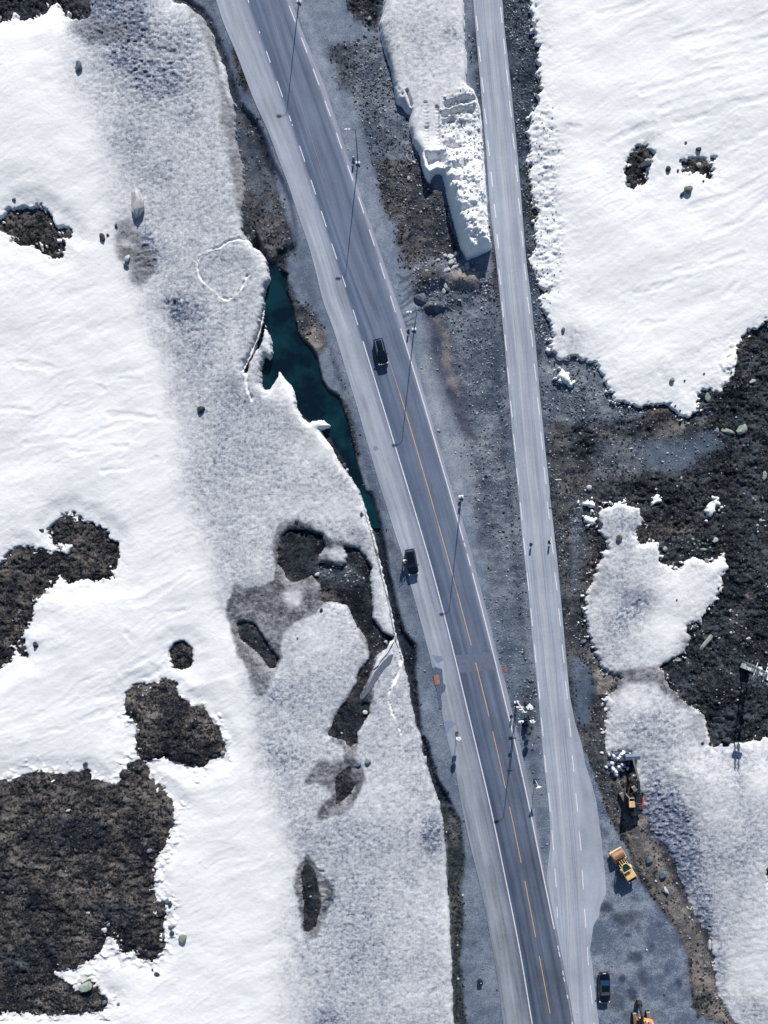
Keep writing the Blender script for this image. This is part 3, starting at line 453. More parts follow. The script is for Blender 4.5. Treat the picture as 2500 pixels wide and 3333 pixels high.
for t, pts in [('G', [(0, 1600), (140, 1560), (250, 1530), (360, 1470), (480, 1360), (560, 1280), (680, 1230)]), ('G', [(850, 950), (930, 1000), (950, 960), (1060, 850), (1240, 800)]), ('G', [(850, 770), (1000, 735), (1080, 680), (1160, 630), (1280, 545)]), ('G', [(280, 1500), (520, 1430), (740, 1370), (1000, 1260), (1100, 1190)]),
               ('G', [(100, 1659), (400, 1600), (660, 1500), (860, 1440)]), ('G', [(820, 1210), (980, 1130), (1150, 1060)]), ('G', [(1190, 400), (1260, 330), (1300, 310)]), ('D', [(0, 1110), (100, 1105), (200, 1112)]), ('D', [(180, 1330), (400, 1305), (540, 1300), (740, 1230), (880, 1190)]), ('D', [(470, 965), (560, 960), (640, 943), (700, 968)]),
               ('D', [(500, 1400), (700, 1370), (860, 1355)]), ('D', [(820, 915), (950, 920)]), ('D', [(140, 800), (260, 805), (350, 830)]), ('D', [(740, 1145), (880, 1150), (1060, 1165)]), ('D', [(300, 1160), (420, 1090)]), ('D', [(0, 1215), (160, 1200), (300, 1170)]), ('D', [(700, 1520), (900, 1490), (1060, 1440)]),
               ('C', [(1000, 660), (1200, 600), (1400, 560), (1659, 500)]), ('C', [(1100, 250), (1300, 190), (1500, 150), (1659, 90)]), ('C', [(1100, 740), (1300, 690), (1480, 620), (1659, 590)]), ('C', [(900, 560), (1100, 500), (1330, 430), (1520, 400)]), ('C', [(640, 90), (760, 70), (900, 30)]), ('C', [(1350, 900), (1500, 840), (1659, 780)]), ('C', [(1200, 1240), (1420, 1180), (1659, 1060)]), ('C', [(1280, 1420), (1480, 1330), (1659, 1200)]),
               ('C', [(400, 760), (520, 770)]), ('C', [(700, 860), (820, 800), (960, 760)]), ('C', [(1200, 330), (1400, 300), (1659, 230)]), ('F', [(1000, 760), (1020, 690), (1065, 640)]), ('F', [(850, 280), (1000, 250), (1180, 200)]), ('F', [(900, 480), (1040, 460)]), ('F', [(1400, 300), (1470, 220), (1500, 150)]), ('F', [(1100, 150), (1300, 120), (1500, 60)])]:
    ln = np.minimum(ln, pdist(PX(T(t, pts)), 2.5))
ln = ln + fbm(X / 2.5, Y / 2.5, 3, 3) * 1.1
SN -= sstep(.75, .05, ln) * .055 * sstep(.36, .6, vn(X / 3, Y / 3, 5)); SN += sstep(1.6, .8, ln) * sstep(.4, .8, ln) * .02
# the steep bank above the yard falls away from the sun
bank = up(S1(T('L', [(940, 420), (1000, 560), (1130, 780), (1250, 1060), (1330, 1170), (1350, 1400), (1500, 1400), (1480, 1100), (1350, 800), (1250, 560), (1150, 380), (1000, 300)])))
SN += .9 * sstep(-3, 6, up(S1(T('L', [(1100, 200), (1300, 600), (1400, 900), (1480, 1200), (1560, 1659), (2200, 2200), (2400, 0), (1200, 100)]))))
SN += 1.0 * blob(*T1('A', 350, 700), 260, 500) - .7 * blob(*T1('H', 100, 760), 90, 90) - .5 * blob(*T1('K', 400, 900), 60, 110) - .5 * blob(*T1('I', 880, 680), 60, 50)
# dug corridor and digger tracks in the middle bank
pit = sstep(-.5, .9, up(sdf(PX(T('Z8', [(500, 850), (620, 930), (780, 890), (830, 1000), (800, 1180), (640, 1160), (560, 1080)]), 1.2)))); SN += fbm(X / .8, Y / .8, 3, 1) * .5 * sstep(.1, .5, mt_) * sstep(1.6, .9, mt_) * yy
SN -= pit * 1.6 * sstep(.3, 1.2, sM)
tr1 = pdist(PX(T('Z8', [(590, 560), (590, 900)]), 2.0)); tr2 = pdist(PX(T('Z8', [(715, 320), (730, 860)]), 2.0)); rb = pdist(PX(T('Z8', [(575, 270), (590, 560)]), 2.0))
for t_, dep in ((tr1, .16), (tr2, .3), (rb, .12)):
    m = sstep(.42, .3, t_); SN -= m * (dep + .09 * (np.sin(Y * 2 * math.pi / .62) > 0) + rag * .05)
tr3 = pdist(PX(T('Z8', [(350, 130), (405, 300)]), 1.6)); SN -= sstep(.3, .1, tr3) * .5
for pts in ([(840, 270), (1000, 235), (1160, 200)], [(800, 400), (960, 370), (1130, 350)], [(810, 490), (900, 460)]):
    m = sstep(.75, .2, pdist(PX(T('Z8', pts), 2.0)) + rag * .3); SN -= m * .8
for a, b, rx, ry in ((830, 790, 40, 30), (950, 1080, 90, 60), (1050, 1300, 50, 40), (1020, 1600, 60, 40), (1170, 1960, 60, 60), (1180, 1400, 30, 60), (1260, 1520, 40, 50), (960, 800, 90, 30), (930, 1250, 60, 30)):
    p = T1('Z8', a, b); q = wxy(p[0], p[1], 2.0); SN -= .75 * blob(q[0] / S + 1250, 1666.5 - q[1] / S, rx * .27 * 1.3, ry * .27 * 1.3)
SN = np.where(edge > 0, np.maximum(SN, G + .04 + .3 * sstep(0, .6, edge) * 0), G - .35)
lowmask = (edge > 0) & (SN < G + .05)
SNF = np.where(edge <= 0, np.minimum(G, GB) - .35 + .35 * sstep(-.5, 0, edge), SN)
TOP = np.where(edge > 0, SNF, G)
SMEAN = SNF
dirt_shade += deb_right * .1
dirt_shade = dirt_shade * np.clip(1.0 - .45 * cups, .65, 1.5)
brown = np.maximum(brown, .35 * sstep(.45, .0, edge) * sstep(0, -4, Y) )

def mat_nodes(name):
    m = bpy.data.materials.new(name); m.use_nodes = True; n = m.node_tree; return m, n, n.nodes['Principled BSDF']
def N(n, t, **kw):
    o = n.nodes.new(t)
    for k, v in kw.items(): setattr(o, k, v)
    return o
def noise(n, vec, scale, det=4, rough=.6):
    o = N(n, 'ShaderNodeTexNoise'); o.inputs['Scale'].default_value = scale; o.inputs['Detail'].default_value = det; o.inputs['Roughness'].default_value = rough
    n.links.new(vec, o.inputs['Vector']); return o.outputs['Fac']
def ramp(n, fac, a, b, lo=0., hi=1.):
    o = N(n, 'ShaderNodeMapRange'); o.inputs['From Min'].default_value = a; o.inputs['From Max'].default_value = b; o.inputs['To Min'].default_value = lo; o.inputs['To Max'].default_value = hi
    n.links.new(fac, o.inputs['Value']); return o.outputs['Result']
def mth(n, op, a, b=None):
    o = N(n, 'ShaderNodeMath', operation=op)
    for i, v in enumerate((a, b)):
        if v is None: continue
        if isinstance(v, (int, float)): o.inputs[i].default_value = v
        else: n.links.new(v, o.inputs[i])
    return o.outputs[0]
def mix(n, f, a, b, mode='MIX'):
    o = N(n, 'ShaderNodeMix', data_type='RGBA', blend_type=mode)
    for i, v in ((0, f), (6, a), (7, b)):
        if isinstance(v, (int, float)): o.inputs[i].default_value = v
        elif isinstance(v, tuple): o.inputs[i].default_value = (*v[:3], 1)
        else: n.links.new(v, o.inputs[i])
    return o.outputs[2]
def bumpn(n, h, strength, dist, bs):
    o = N(n, 'ShaderNodeBump'); o.inputs['Strength'].default_value = strength; o.inputs['Distance'].default_value = dist
    n.links.new(h, o.inputs['Height']); n.links.new(o.outputs[0], bs.inputs['Normal'])
def attr(n, name): return N(n, 'ShaderNodeAttribute', attribute_name=name)

mg, n, bs = mat_nodes('ground'); tc = N(n, 'ShaderNodeTexCoord').outputs['Object']
a_, b_ = attr(n, 'ca').outputs['Color'], attr(n, 'cb').outputs['Color']; st_ = attr(n, 'stain').outputs['Fac']
f1 = noise(n, tc, .55, 6, .7); f2 = noise(n, tc, 3.2, 4, .7)
f0 = noise(n, tc, .13, 3, .6)
f = ramp(n, mth(n, 'ADD', mth(n, 'MULTIPLY', f0, .32), mth(n, 'ADD', mth(n, 'MULTIPLY', f1, .40), mth(n, 'MULTIPLY', f2, .28))), .455, .575)
gr_ = noise(n, tc, 7.5, 3, .8)
col = mix(n, f, a_, b_); col = mix(n, ramp(n, st_, 0, 1, 0, 1), col, lin(40, 52, 68)); hv = N(n, 'ShaderNodeHueSaturation'); n.links.new(ramp(n, gr_, .33, .67, .62, 1.42), hv.inputs['Value']); n.links.new(col, hv.inputs['Color']); col = hv.outputs[0]; neg = mth(n, 'MULTIPLY', mth(n, 'MINIMUM', st_, 0.0), -1.0)
col = mix(n, neg, col, lin(170, 176, 188)); n.links.new(col, bs.inputs['Base Color']); bs.inputs['Roughness'].default_value = .95; bs.inputs['Specular IOR Level'].default_value = .2
bumpn(n, noise(n, tc, 5, 5, .75), .7, .16, bs)
ms, n, bs = mat_nodes('snow'); tc = N(n, 'ShaderNodeTexCoord').outputs['Object']
dA, bA = attr(n, 'dirt_shade').outputs['Fac'], attr(n, 'brown').outputs['Fac']
nf = noise(n, tc, 1.6, 5, .72); nf2 = noise(n, tc, 5.5, 4, .75)
brk = mth(n, 'MULTIPLY', mth(n, 'MULTIPLY', dA, mth(n, 'MAXIMUM', mth(n, 'SUBTRACT', .75, dA), 0.0)), mth(n, 'MULTIPLY', mth(n, 'SUBTRACT', noise(n, tc, .7, 6, .75), .5), 7.0))
dd = mth(n, 'MULTIPLY', mth(n, 'MAXIMUM', mth(n, 'ADD', dA, brk), 0.0), ramp(n, mth(n, 'ADD', mth(n, 'MULTIPLY', nf, .5), mth(n, 'MULTIPLY', nf2, .5)), .39, .61, .52, 1.45))
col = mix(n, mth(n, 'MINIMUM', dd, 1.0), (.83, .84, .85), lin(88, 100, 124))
col = mix(n, mth(n, 'MINIMUM', mth(n, 'MULTIPLY', bA, ramp(n, nf2, .35, .6, .75, 1.05)), .97), col, mix(n, ramp(n, mth(n, 'ADD', mth(n, 'MULTIPLY', nf, .5), mth(n, 'MULTIPLY', noise(n, tc, .5, 4, .6), .5)), .43, .57), lin(48, 54, 64), lin(138, 138, 144)))
n.links.new(col, bs.inputs['Base Color']); bs.inputs['Roughness'].default_value = .75; bs.inputs['Specular IOR Level'].default_value = .25
bumpn(n, mth(n, 'ADD', noise(n, tc, 3.0, 4, .7), mth(n, 'MULTIPLY', mth(n, 'MULTIPLY', noise(n, tc, 2.0, 3, .6), dA), 2.0)), .35, .12, bs)

def gridmesh(name, Z, keep, m, cols=(), facs=(), smooth=True):
    q = keep[:-1, :-1] | keep[1:, :-1] | keep[:-1, 1:] | keep[1:, 1:]
    jj, ii = np.nonzero(q); a = jj * NX + ii
    F = np.stack([a, a + 1, a + NX + 1, a + NX], 1)
    used, inv = np.unique(F.ravel(), return_inverse=True)
    co = np.stack([X.ravel()[used], Y.ravel()[used], Z.ravel()[used]], 1).astype(np.float32)
    me = bpy.data.meshes.new(name); me.vertices.add(len(co)); me.vertices.foreach_set('co', co.ravel())
    me.loops.add(F.size); me.loops.foreach_set('vertex_index', inv.astype(np.int32).ravel())
    me.polygons.add(len(F)); me.polygons.foreach_set('loop_start', np.arange(0, F.size, 4, dtype=np.int32)); me.polygons.foreach_set('loop_total', np.full(len(F), 4, np.int32))
    me.polygons.foreach_set('use_smooth', np.full(len(F), smooth))
    for nm, A in cols:
        at = me.attributes.new(nm, 'FLOAT_COLOR', 'POINT'); v = np.ones((len(used), 4), np.float32); v[:, :3] = A.reshape(-1, 3)[used]; at.data.foreach_set('color', v.ravel())
    for nm, A in facs:
        at = me.attributes.new(nm, 'FLOAT', 'POINT'); at.data.foreach_set('value', A.ravel()[used].astype(np.float32))
    me.update(calc_edges=True); me.materials.append(m)
    o = bpy.data.objects.new(name, me); C.objects.link(o); o['kind'] = 'structure'; return o
gridmesh('ground', G, edge < 1.1, mg, [('ca', cA), ('cb', cB)], [('stain', stain)])
gridmesh('snow', SNF, edge > -.12, ms, [], [('dirt_shade', dirt_shade), ('brown', brown)])
print('terrain', time.time() - T0)
# ------------------------------------------------------------------ roads
def newobj(name, me, mats=(), parent=None, kind=None):
    for m in mats: me.materials.append(m)
    o = bpy.data.objects.new(name, me); C.objects.link(o)
    if parent is not None: o.parent = parent
    if kind: o['kind'] = kind
    return o
def thing(name, label, cat, loc=(0, 0, 0), rz=0, group=None):
    o = bpy.data.objects.new(name, None); C.objects.link(o); o.empty_display_size = .5
    o.location = loc; o.rotation_euler = (0, 0, rz); o['label'] = label; o['category'] = cat
    if group: o['group'] = group
    return o
def tag(o, label, cat, group=None):
    o['label'] = label; o['category'] = cat
    if group: o['group'] = group
    return o
def ribbon(name, cols, us, m, z, y0=-150, y1=150, dy=.5, skirt=.3, tol=None):
    yv = np.arange(y0, y1 + .01, dy); k = len(cols); V = []; UVu = []
    for y in yv:
        xs = [float(c(y)) for c in cols]; V.append((xs[0], y, z - skirt)); V += [(x, y, z) for x in xs]; V.append((xs[-1], y, z - skirt))
    us = [us[0]] + list(us) + [us[-1]]; w = k + 2; F = []
    for j in range(len(yv) - 1):
        for i in range(w - 1): a = j * w + i; F.append((a, a + 1, a + 1 + w, a + w))
    me = bpy.data.meshes.new(name); me.from_pydata(V, [], F)
    uv = me.uv_layers.new(name='UVMap')
    li = np.empty(len(me.loops), np.int32); me.loops.foreach_get('vertex_index', li)
    uu = np.array(us)[li % w]; vv = yv[li // w]; uv.data.foreach_set('uv', np.stack([uu, vv], 1).astype(np.float32).ravel())
    return newobj(name, me, [m])
def asphalt(name, stops, DK=0):
    m, n, bs = mat_nodes(name); uv = N(n, 'ShaderNodeUVMap', uv_map='UVMap').outputs[0]; tc = N(n, 'ShaderNodeTexCoord').outputs['Object']
    mp = N(n, 'ShaderNodeMapping'); mp.inputs['Scale'].default_value = (7, .035, 1); n.links.new(uv, mp.inputs[0]); stv = mp.outputs[0]
    sep = N(n, 'ShaderNodeSeparateXYZ'); n.links.new(uv, sep.inputs[0])
    s1 = noise(n, stv, 1.0, 5, .65); mp2 = N(n, 'ShaderNodeMapping'); mp2.inputs['Scale'].default_value = (3.2, .09, 1); n.links.new(uv, mp2.inputs[0]); s2 = noise(n, mp2.outputs[0], 1.0, 4, .6)
    g = noise(n, tc, .12, 4, .6); fine = noise(n, tc, 2.2, 5, .75)
    u = mth(n, 'ADD', sep.outputs[0], mth(n, 'MULTIPLY', mth(n, 'SUBTRACT', s1, .5), .10))
    cr = N(n, 'ShaderNodeValToRGB'); el = cr.color_ramp.elements
    for i, (p, c) in enumerate(stops):
        e = el[i] if i < 2 else el.new(p)
        e.position = p; e.color = (*lin(*c), 1)
    n.links.new(mth(n, 'DIVIDE', u, 4.0), cr.inputs[0]); col = cr.outputs[0]
    v = mth(n, 'ADD', mth(n, 'MULTIPLY', ramp(n, s1, .3, .7, -.5, .5), .44), mth(n, 'ADD', mth(n, 'MULTIPLY', ramp(n, s2, .3, .7, -.5, .5), .30), mth(n, 'ADD', mth(n, 'MULTIPLY', ramp(n, g, .3, .7, -.5, .5), .22), mth(n, 'MULTIPLY', ramp(n, fine, .3, .7, -.5, .5), .14))))
    v = mth(n, 'ADD', v, ramp(n, sep.outputs[1], 10, -80, 0, DK))
    hs = N(n, 'ShaderNodeHueSaturation'); n.links.new(mth(n, 'ADD', v, 1.0), hs.inputs['Value']); n.links.new(col, hs.inputs['Color'])
    n.links.new(hs.outputs[0], bs.inputs['Base Color']); bs.inputs['Roughness'].default_value = .88; bs.inputs['Specular IOR Level'].default_value = .25
    bumpn(n, noise(n, tc, 9, 3, .7), .12, .03, bs); return m
LT = (152, 162, 182)
ma1 = asphalt('main_asphalt', [(0, (153, 162, 176)), (.12, (162, 170, 182)), (.225, (139, 147, 164)), (.252, (89, 103, 127)), (.31, (83, 97, 122)), (.36, (105, 117, 139)), (.41, (91, 104, 128)), (.47, (109, 120, 140)), (.53, (100, 112, 134)), (.60, (107, 119, 139)), (.66, (91, 104, 127)), (.73, (113, 124, 143)), (.765, (151, 157, 175)), (1, (149, 155, 173))], -.33)
ma2 = asphalt('pale_asphalt', [(0, (151, 160, 175)), (.08, (161, 169, 182)), (.3, (153, 161, 176)), (.42, (169, 175, 186)), (.55, (163, 169, 181)), (.7, (150, 158, 173)), (.9, (163, 169, 182)), (1, (157, 165, 179))])
main = ribbon('main_road', [fLPE, fLL, fCL, fRL, fRPE], [0, 1, 2, 3, 4], ma1, .03); main['kind'] = 'structure'
mid = lambda f, g, t: (lambda y: f(y) * (1 - t) + g(y) * t)
fSD = xof(T('B', [(1560, 158), (1599, 575), (1639, 1000)]) + T('F', [(49, 185), (85, 580), (119, 980), (156, 1385)]) + T('I', [(178, 117), (219, 540), (262, 970), (304, 1410)]) + T('L', [(373, 156), (393, 375), (412, 590), (429, 810), (440, 1010), (455, 1330), (470, 1659)]))
offc = lambda d_, k: (lambda y: max(fSD(y) + d_, fRRL(y) + .08 * k))
side = ribbon('side_road', [fRRL, offc(1.0, 1), offc(2.3, 2), offc(3.6, 3), (lambda y: min(max(fSD(y) + 4.7, fRRL(y) + .4), fRRR(y) - .05)), fRRR], [0, 1, 2, 3, 3.9, 4], ma2, .024); side['kind'] = 'structure'
def paintmat(name, c):
    m, n, bs = mat_nodes(name); tc = N(n, 'ShaderNodeTexCoord').outputs['Object']; f = noise(n, tc, 3.0, 5, .75)
    n.links.new(mix(n, ramp(n, f, .35, .62), lin(*[v * .86 for v in c]), lin(*c)), bs.inputs['Base Color']); bs.inputs['Roughness'].default_value = .7; return m
mw, my = paintmat('white_paint', (238, 240, 244)), paintmat('yellow_paint', (236, 186, 130))
def stripe(name, pts, w, m, parent, z):
    V = []; F = []
    for i, p in enumerate(pts):
        a = Vector(pts[max(i - 1, 0)]); b = Vector(pts[min(i + 1, len(pts) - 1)]); t = (b - a).normalized(); nn = Vector((-t.y, t.x)) * w / 2
        V += [(p[0] + nn.x, p[1] + nn.y, z), (p[0] - nn.x, p[1] - nn.y, z)]
    for i in range(len(pts) - 1): F.append((2 * i, 2 * i + 1, 2 * i + 3, 2 * i + 2))
    me = bpy.data.meshes.new(name); me.from_pydata(V, [], F); return newobj(name, me, [m], parent)
def fline(name, f, ya, yb, w, m, parent, z):
    if ya < yb: ya, yb = yb, ya
    k = max(2, int((ya - yb) / 2) + 1); return stripe(name, [(float(f(y)), float(y)) for y in np.linspace(ya, yb, k)], w, m, parent, z)
def dashes(t, lst, f, w, m, parent, z, name='dash'):
    for a, b in lst:
        ya = wxy(*T1(t, 0, a))[1]; yb = wxy(*T1(t, 0, b))[1]; fline(name, f, ya, yb, w, m, parent, z)
ZL = .036
yE = lambda t, v: wxy(*T1(t, 0, v))[1]
fline('edge_line', fLL, yE('E', 645), -150, .17, mw, main, ZL)
dashes('B', [(-60, 20), (212, 225), (345, 423), (548, 655), (780, 820), (840, 850), (985, 1092), (1215, 1313), (1425, 1532), (1645, 1750)], fLL, .14, mw, main, ZL)
dashes('E', [(203, 280), (433, 535)], fLL, .14, mw, main, ZL)
fline('edge_line', fRL, yE('E', 560), yE('H', 330), .17, mw, main, ZL)
dashes('H', [(345, 372), (420, 500)], fRL, .17, mw, main, ZL)
fline('edge_line', fRL, yE('H', 550), yE('L', 1110), .17, mw, main, ZL)
dashes('B', [(-160, -60), (42, 148), (255, 360), (465, 575), (680, 787), (898, 1005), (1115, 1220), (1330, 1440), (1550, 1659)], fRL, .15, mw, main, ZL)
dashes('E', [(115, 225), (338, 448)], fRL, .15, mw, main, ZL)
dashes('L', [(1205, 1232), (1240, 1270), (1350, 1375), (1388, 1412), (1490, 1510), (1645, 1665), (1800, 1830), (1950, 1980)], fRL, .15, mw, main, ZL)
fline('centre_line', fCL, yE('E', 755), yE('E', 990), .05, my, main, ZL); fline('centre_line', fCL, yE('E', 992), yE('H', 118), .11, my, main, ZL)
fline('centre_line', fCL, yE('H', 120), yE('H', 226), .06, my, main, ZL); fline('centre_line', fCL, yE('H', 228), yE('H', 570), .11, my, main, ZL)
fline('centre_line', fCL, yE('H', 572), yE('H', 683), .06, my, main, ZL); fline('centre_line', fCL, yE('H', 685), yE('H', 1037), .11, my, main, ZL)
fline('centre_line', fCL, yE('H', 1155), yE('H', 1517), .11, my, main, ZL); dashes('L', [(-35, 292), (400, 725), (830, 1155), (1265, 1597), (1700, 2030)], fCL, .11, my, main, ZL, 'centre_line')
fline('centre_line', fCL, yE('B', 0), yE('B', 1200), .05, paintmat('worn_paint', (150, 152, 168)), main, ZL)
def dashpts(t, lst, parent, z):
    for (x1, y1, x2, y2) in lst: stripe('dash', [wxy(*T1(t, x1, y1)), wxy(*T1(t, x2, y2))], .15, mw, parent, z)
ZS = .030
dashpts('B', [(1545, -90, 1551, -5), (1555, 108, 1567, 208), (1572, 315, 1585, 417), (1593, 522, 1606, 627), (1612, 735, 1625, 838), (1633, 947, 1645, 1053), (1655, 1160, 1667, 1262), (1676, 1375, 1688, 1470), (1696, 1580, 1706, 1675)], side, ZS)
dashpts('F', [(43, 137, 55, 233), (62, 335, 72, 430), (80, 532, 90, 630), (95, 730, 107, 830), (113, 930, 125, 1030), (132, 1130, 144, 1235), (150, 1335, 163, 1435), (172, 1540, 183, 1645)], side, ZS)
dashpts('I', [(191, 278, 203, 380), (213, 487, 224, 592), (235, 700, 246, 806), (256, 918, 267, 1025), (278, 1137, 290, 1245), (298, 1357, 310, 1467), (318, 1580, 328, 1685)], side, ZS)
dashpts('L', [(388, 320, 399, 430), (407, 537, 418, 650), (425, 758, 433, 868), (437, 980, 441, 1045)], side, ZS)
dashpts('C', [(42, -60, 48, -30), (54, 45, 64, 138), (72, 232, 82, 325), (90, 418, 101, 513), (108, 608, 120, 705), (126, 800, 138, 896), (145, 993, 156, 1090), (162, 1190, 173, 1287), (180, 1387, 190, 1485), (197, 1583, 207, 1683)], side, ZS)
dashpts('F', [(215, 306, 228, 407), (235, 506, 248, 607), (256, 708, 268, 810), (276, 912, 288, 1015), (295, 1118, 307, 1222), (314, 1325, 327, 1430), (334, 1535, 347, 1640)], side, ZS)
dashpts('I', [(357, 270, 370, 377), (378, 485, 393, 592), (402, 700, 414, 808), (423, 917, 435, 1027), (443, 1137, 456, 1245), (464, 1360, 476, 1470), (485, 1583, 494, 1680)], side, ZS)
dashpts('L', [(546, 322, 557, 430), (566, 545, 577, 655), (583, 767, 590, 880), (596, 990, 604, 1100), (612, 1212, 619, 1318), (630, 1430, 642, 1540), (650, 1650, 660, 1760)], side, ZS)
def patch(name, pts, m, z, parent=None, kind=None):
    P = []
    rr = random.Random(3)
    for i in range(len(pts)):
        a = Vector(pts[i]); b = Vector(pts[(i + 1) % len(pts)])
        for t in (0, .33, .66): q = a.lerp(b, t); P.append((q.x + rr.uniform(-.06, .06), q.y + rr.uniform(-.06, .06), z))
    me = bpy.data.meshes.new(name); me.from_pydata(P, [], [list(range(len(P)))]); return newobj(name, me, [m], parent, kind)
def simple(name, c, rough=.6, metal=0, spec=.5, var=.12, sc_=3.0, coat=0):
    m, n, bs = mat_nodes(name); tc = N(n, 'ShaderNodeTexCoord').outputs['Object']; f = noise(n, tc, sc_, 4, .65); l = lin(*c)
    n.links.new(mix(n, ramp(n, f, .35, .65), tuple(v * (1 - var) for v in l), tuple(min(1, v * (1 + var)) for v in l)), bs.inputs['Base Color'])
    bs.inputs['Roughness'].default_value = rough; bs.inputs['Metallic'].default_value = metal; bs.inputs['Specular IOR Level'].default_value = spec; bs.inputs['Coat Weight'].default_value = coat
    return m
mst = simple('wet_asphalt', (84, 96, 122), .7, var=.2); mst2 = simple('damp_asphalt', (122, 134, 158), .7, var=.1); mrep = simple('patched_asphalt', (80, 92, 122), .85, var=.15)
patch('wet_stain', PX(T('H', [(1262, 1190), (1285, 1182), (1325, 1200), (1332, 1290), (1350, 1310), (1342, 1350), (1318, 1370), (1325, 1465), (1305, 1468), (1295, 1380), (1285, 1330), (1268, 1265)])), mst, .040, main)
patch('damp_stain', PX(T('H', [(1260, 1105), (1325, 1110), (1330, 1140), (1290, 1160)])), mst2, .038, main)
patch('damp_stain', PX(T('H', [(1345, 1555), (1390, 1545), (1420, 1570), (1380, 1600), (1345, 1660)])), mst2, .038, main)
patch('damp_stain', PX(T('E', [(860, 1352), (885, 1350), (895, 1370), (880, 1385), (862, 1375)])), mst2, .038, main)
patch('stream_water', [(x, y) for x, y in PX([(900, 780), (1230, 780), (1230, 1300), (1250, 1700), (1100, 1700), (900, 1300)])], None, -.95)if False else None
mwp = simple('worn_asphalt_patch', (98, 107, 128), .88, var=.14, sc_=1.5); y0_, y1_ = yE('H', 1105), yE('H', 1225)
pp_ = [(float(fLL(y)) + .15, float(y)) for y in np.linspace(y0_, y1_, 6)] + [(float(fRL(y)) - .15, float(y) + .6) for y in np.linspace(y1_, y0_, 6)]
patch('worn_patch', pp_, mwp, .0335, main)
mwat, n, bs = mat_nodes('meltwater'); tc = N(n, 'ShaderNodeTexCoord').outputs['Object']; f = noise(n, tc, .22, 3, .6)
n.links.new(mix(n, ramp(n, f, .42, .62), (.002, .009, .018), (.004, .032, .044)), bs.inputs['Base Color']); bs.inputs['Roughness'].default_value = .08; bumpn(n, noise(n, tc, 3, 3, .6), .12, .05, bs)
V = [(x, y, -.95) for x, y in PX([(880, 780), (1200, 780), (1240, 1300), (1270, 1720), (1150, 1720), (1000, 1500), (820, 1300)])]
me = bpy.data.meshes.new('stream_water'); me.from_pydata(V, [], [list(range(len(V)))]); newobj('stream_water', me, [mwat], None, 'structure')
# ------------------------------------------------------------------ scattered stones, heather, snow lumps
rs = np.random.RandomState(11)
def ico():
    bm = bmesh.new(); bmesh.ops.create_icosphere(bm, subdivisions=1, radius=1); v = np.array([q.co[:] for q in bm.verts]); f = np.array([[w.index for w in q.verts] for q in bm.faces]); bm.free(); return v, f
ICO = ico()
CUB = (np.array([(-1, -1, -1), (1, -1, -1), (1, 1, -1), (-1, 1, -1), (-.75, -.75, 1), (.75, -.75, 1), (.75, .75, 1), (-.75, .75, 1)], float), np.array([(4, 5, 6), (4, 6, 7), (0, 1, 5), (0, 5, 4), (1, 2, 6), (1, 6, 5), (2, 3, 7), (2, 7, 6), (3, 0, 4), (3, 4, 7)]))
def dome():
    v = [(math.cos(k * math.pi / 3), math.sin(k * math.pi / 3), -.25) for k in range(6)] + [(0, 0, 1)]; return np.array(v, float), np.array([(k, (k + 1) % 6, 6) for k in range(6)])
DOM = dome()
def colmat(name, rough=.9):
    m, n, bs = mat_nodes(name); c = attr(n, 'tint').outputs['Color']; tc = N(n, 'ShaderNodeTexCoord').outputs['Object']
    hs = N(n, 'ShaderNodeHueSaturation'); n.links.new(c, hs.inputs['Color']); n.links.new(ramp(n, noise(n, tc, 6, 4, .7), .3, .7, .75, 1.2), hs.inputs['Value'])
    n.links.new(hs.outputs[0], bs.inputs['Base Color']); bs.inputs['Roughness'].default_value = rough; bs.inputs['Specular IOR Level'].default_value = .2; return m
mstone, mtuft, mclod = colmat('loose_stone'), colmat('heather_leaf'), colmat('packed_snow', .7)
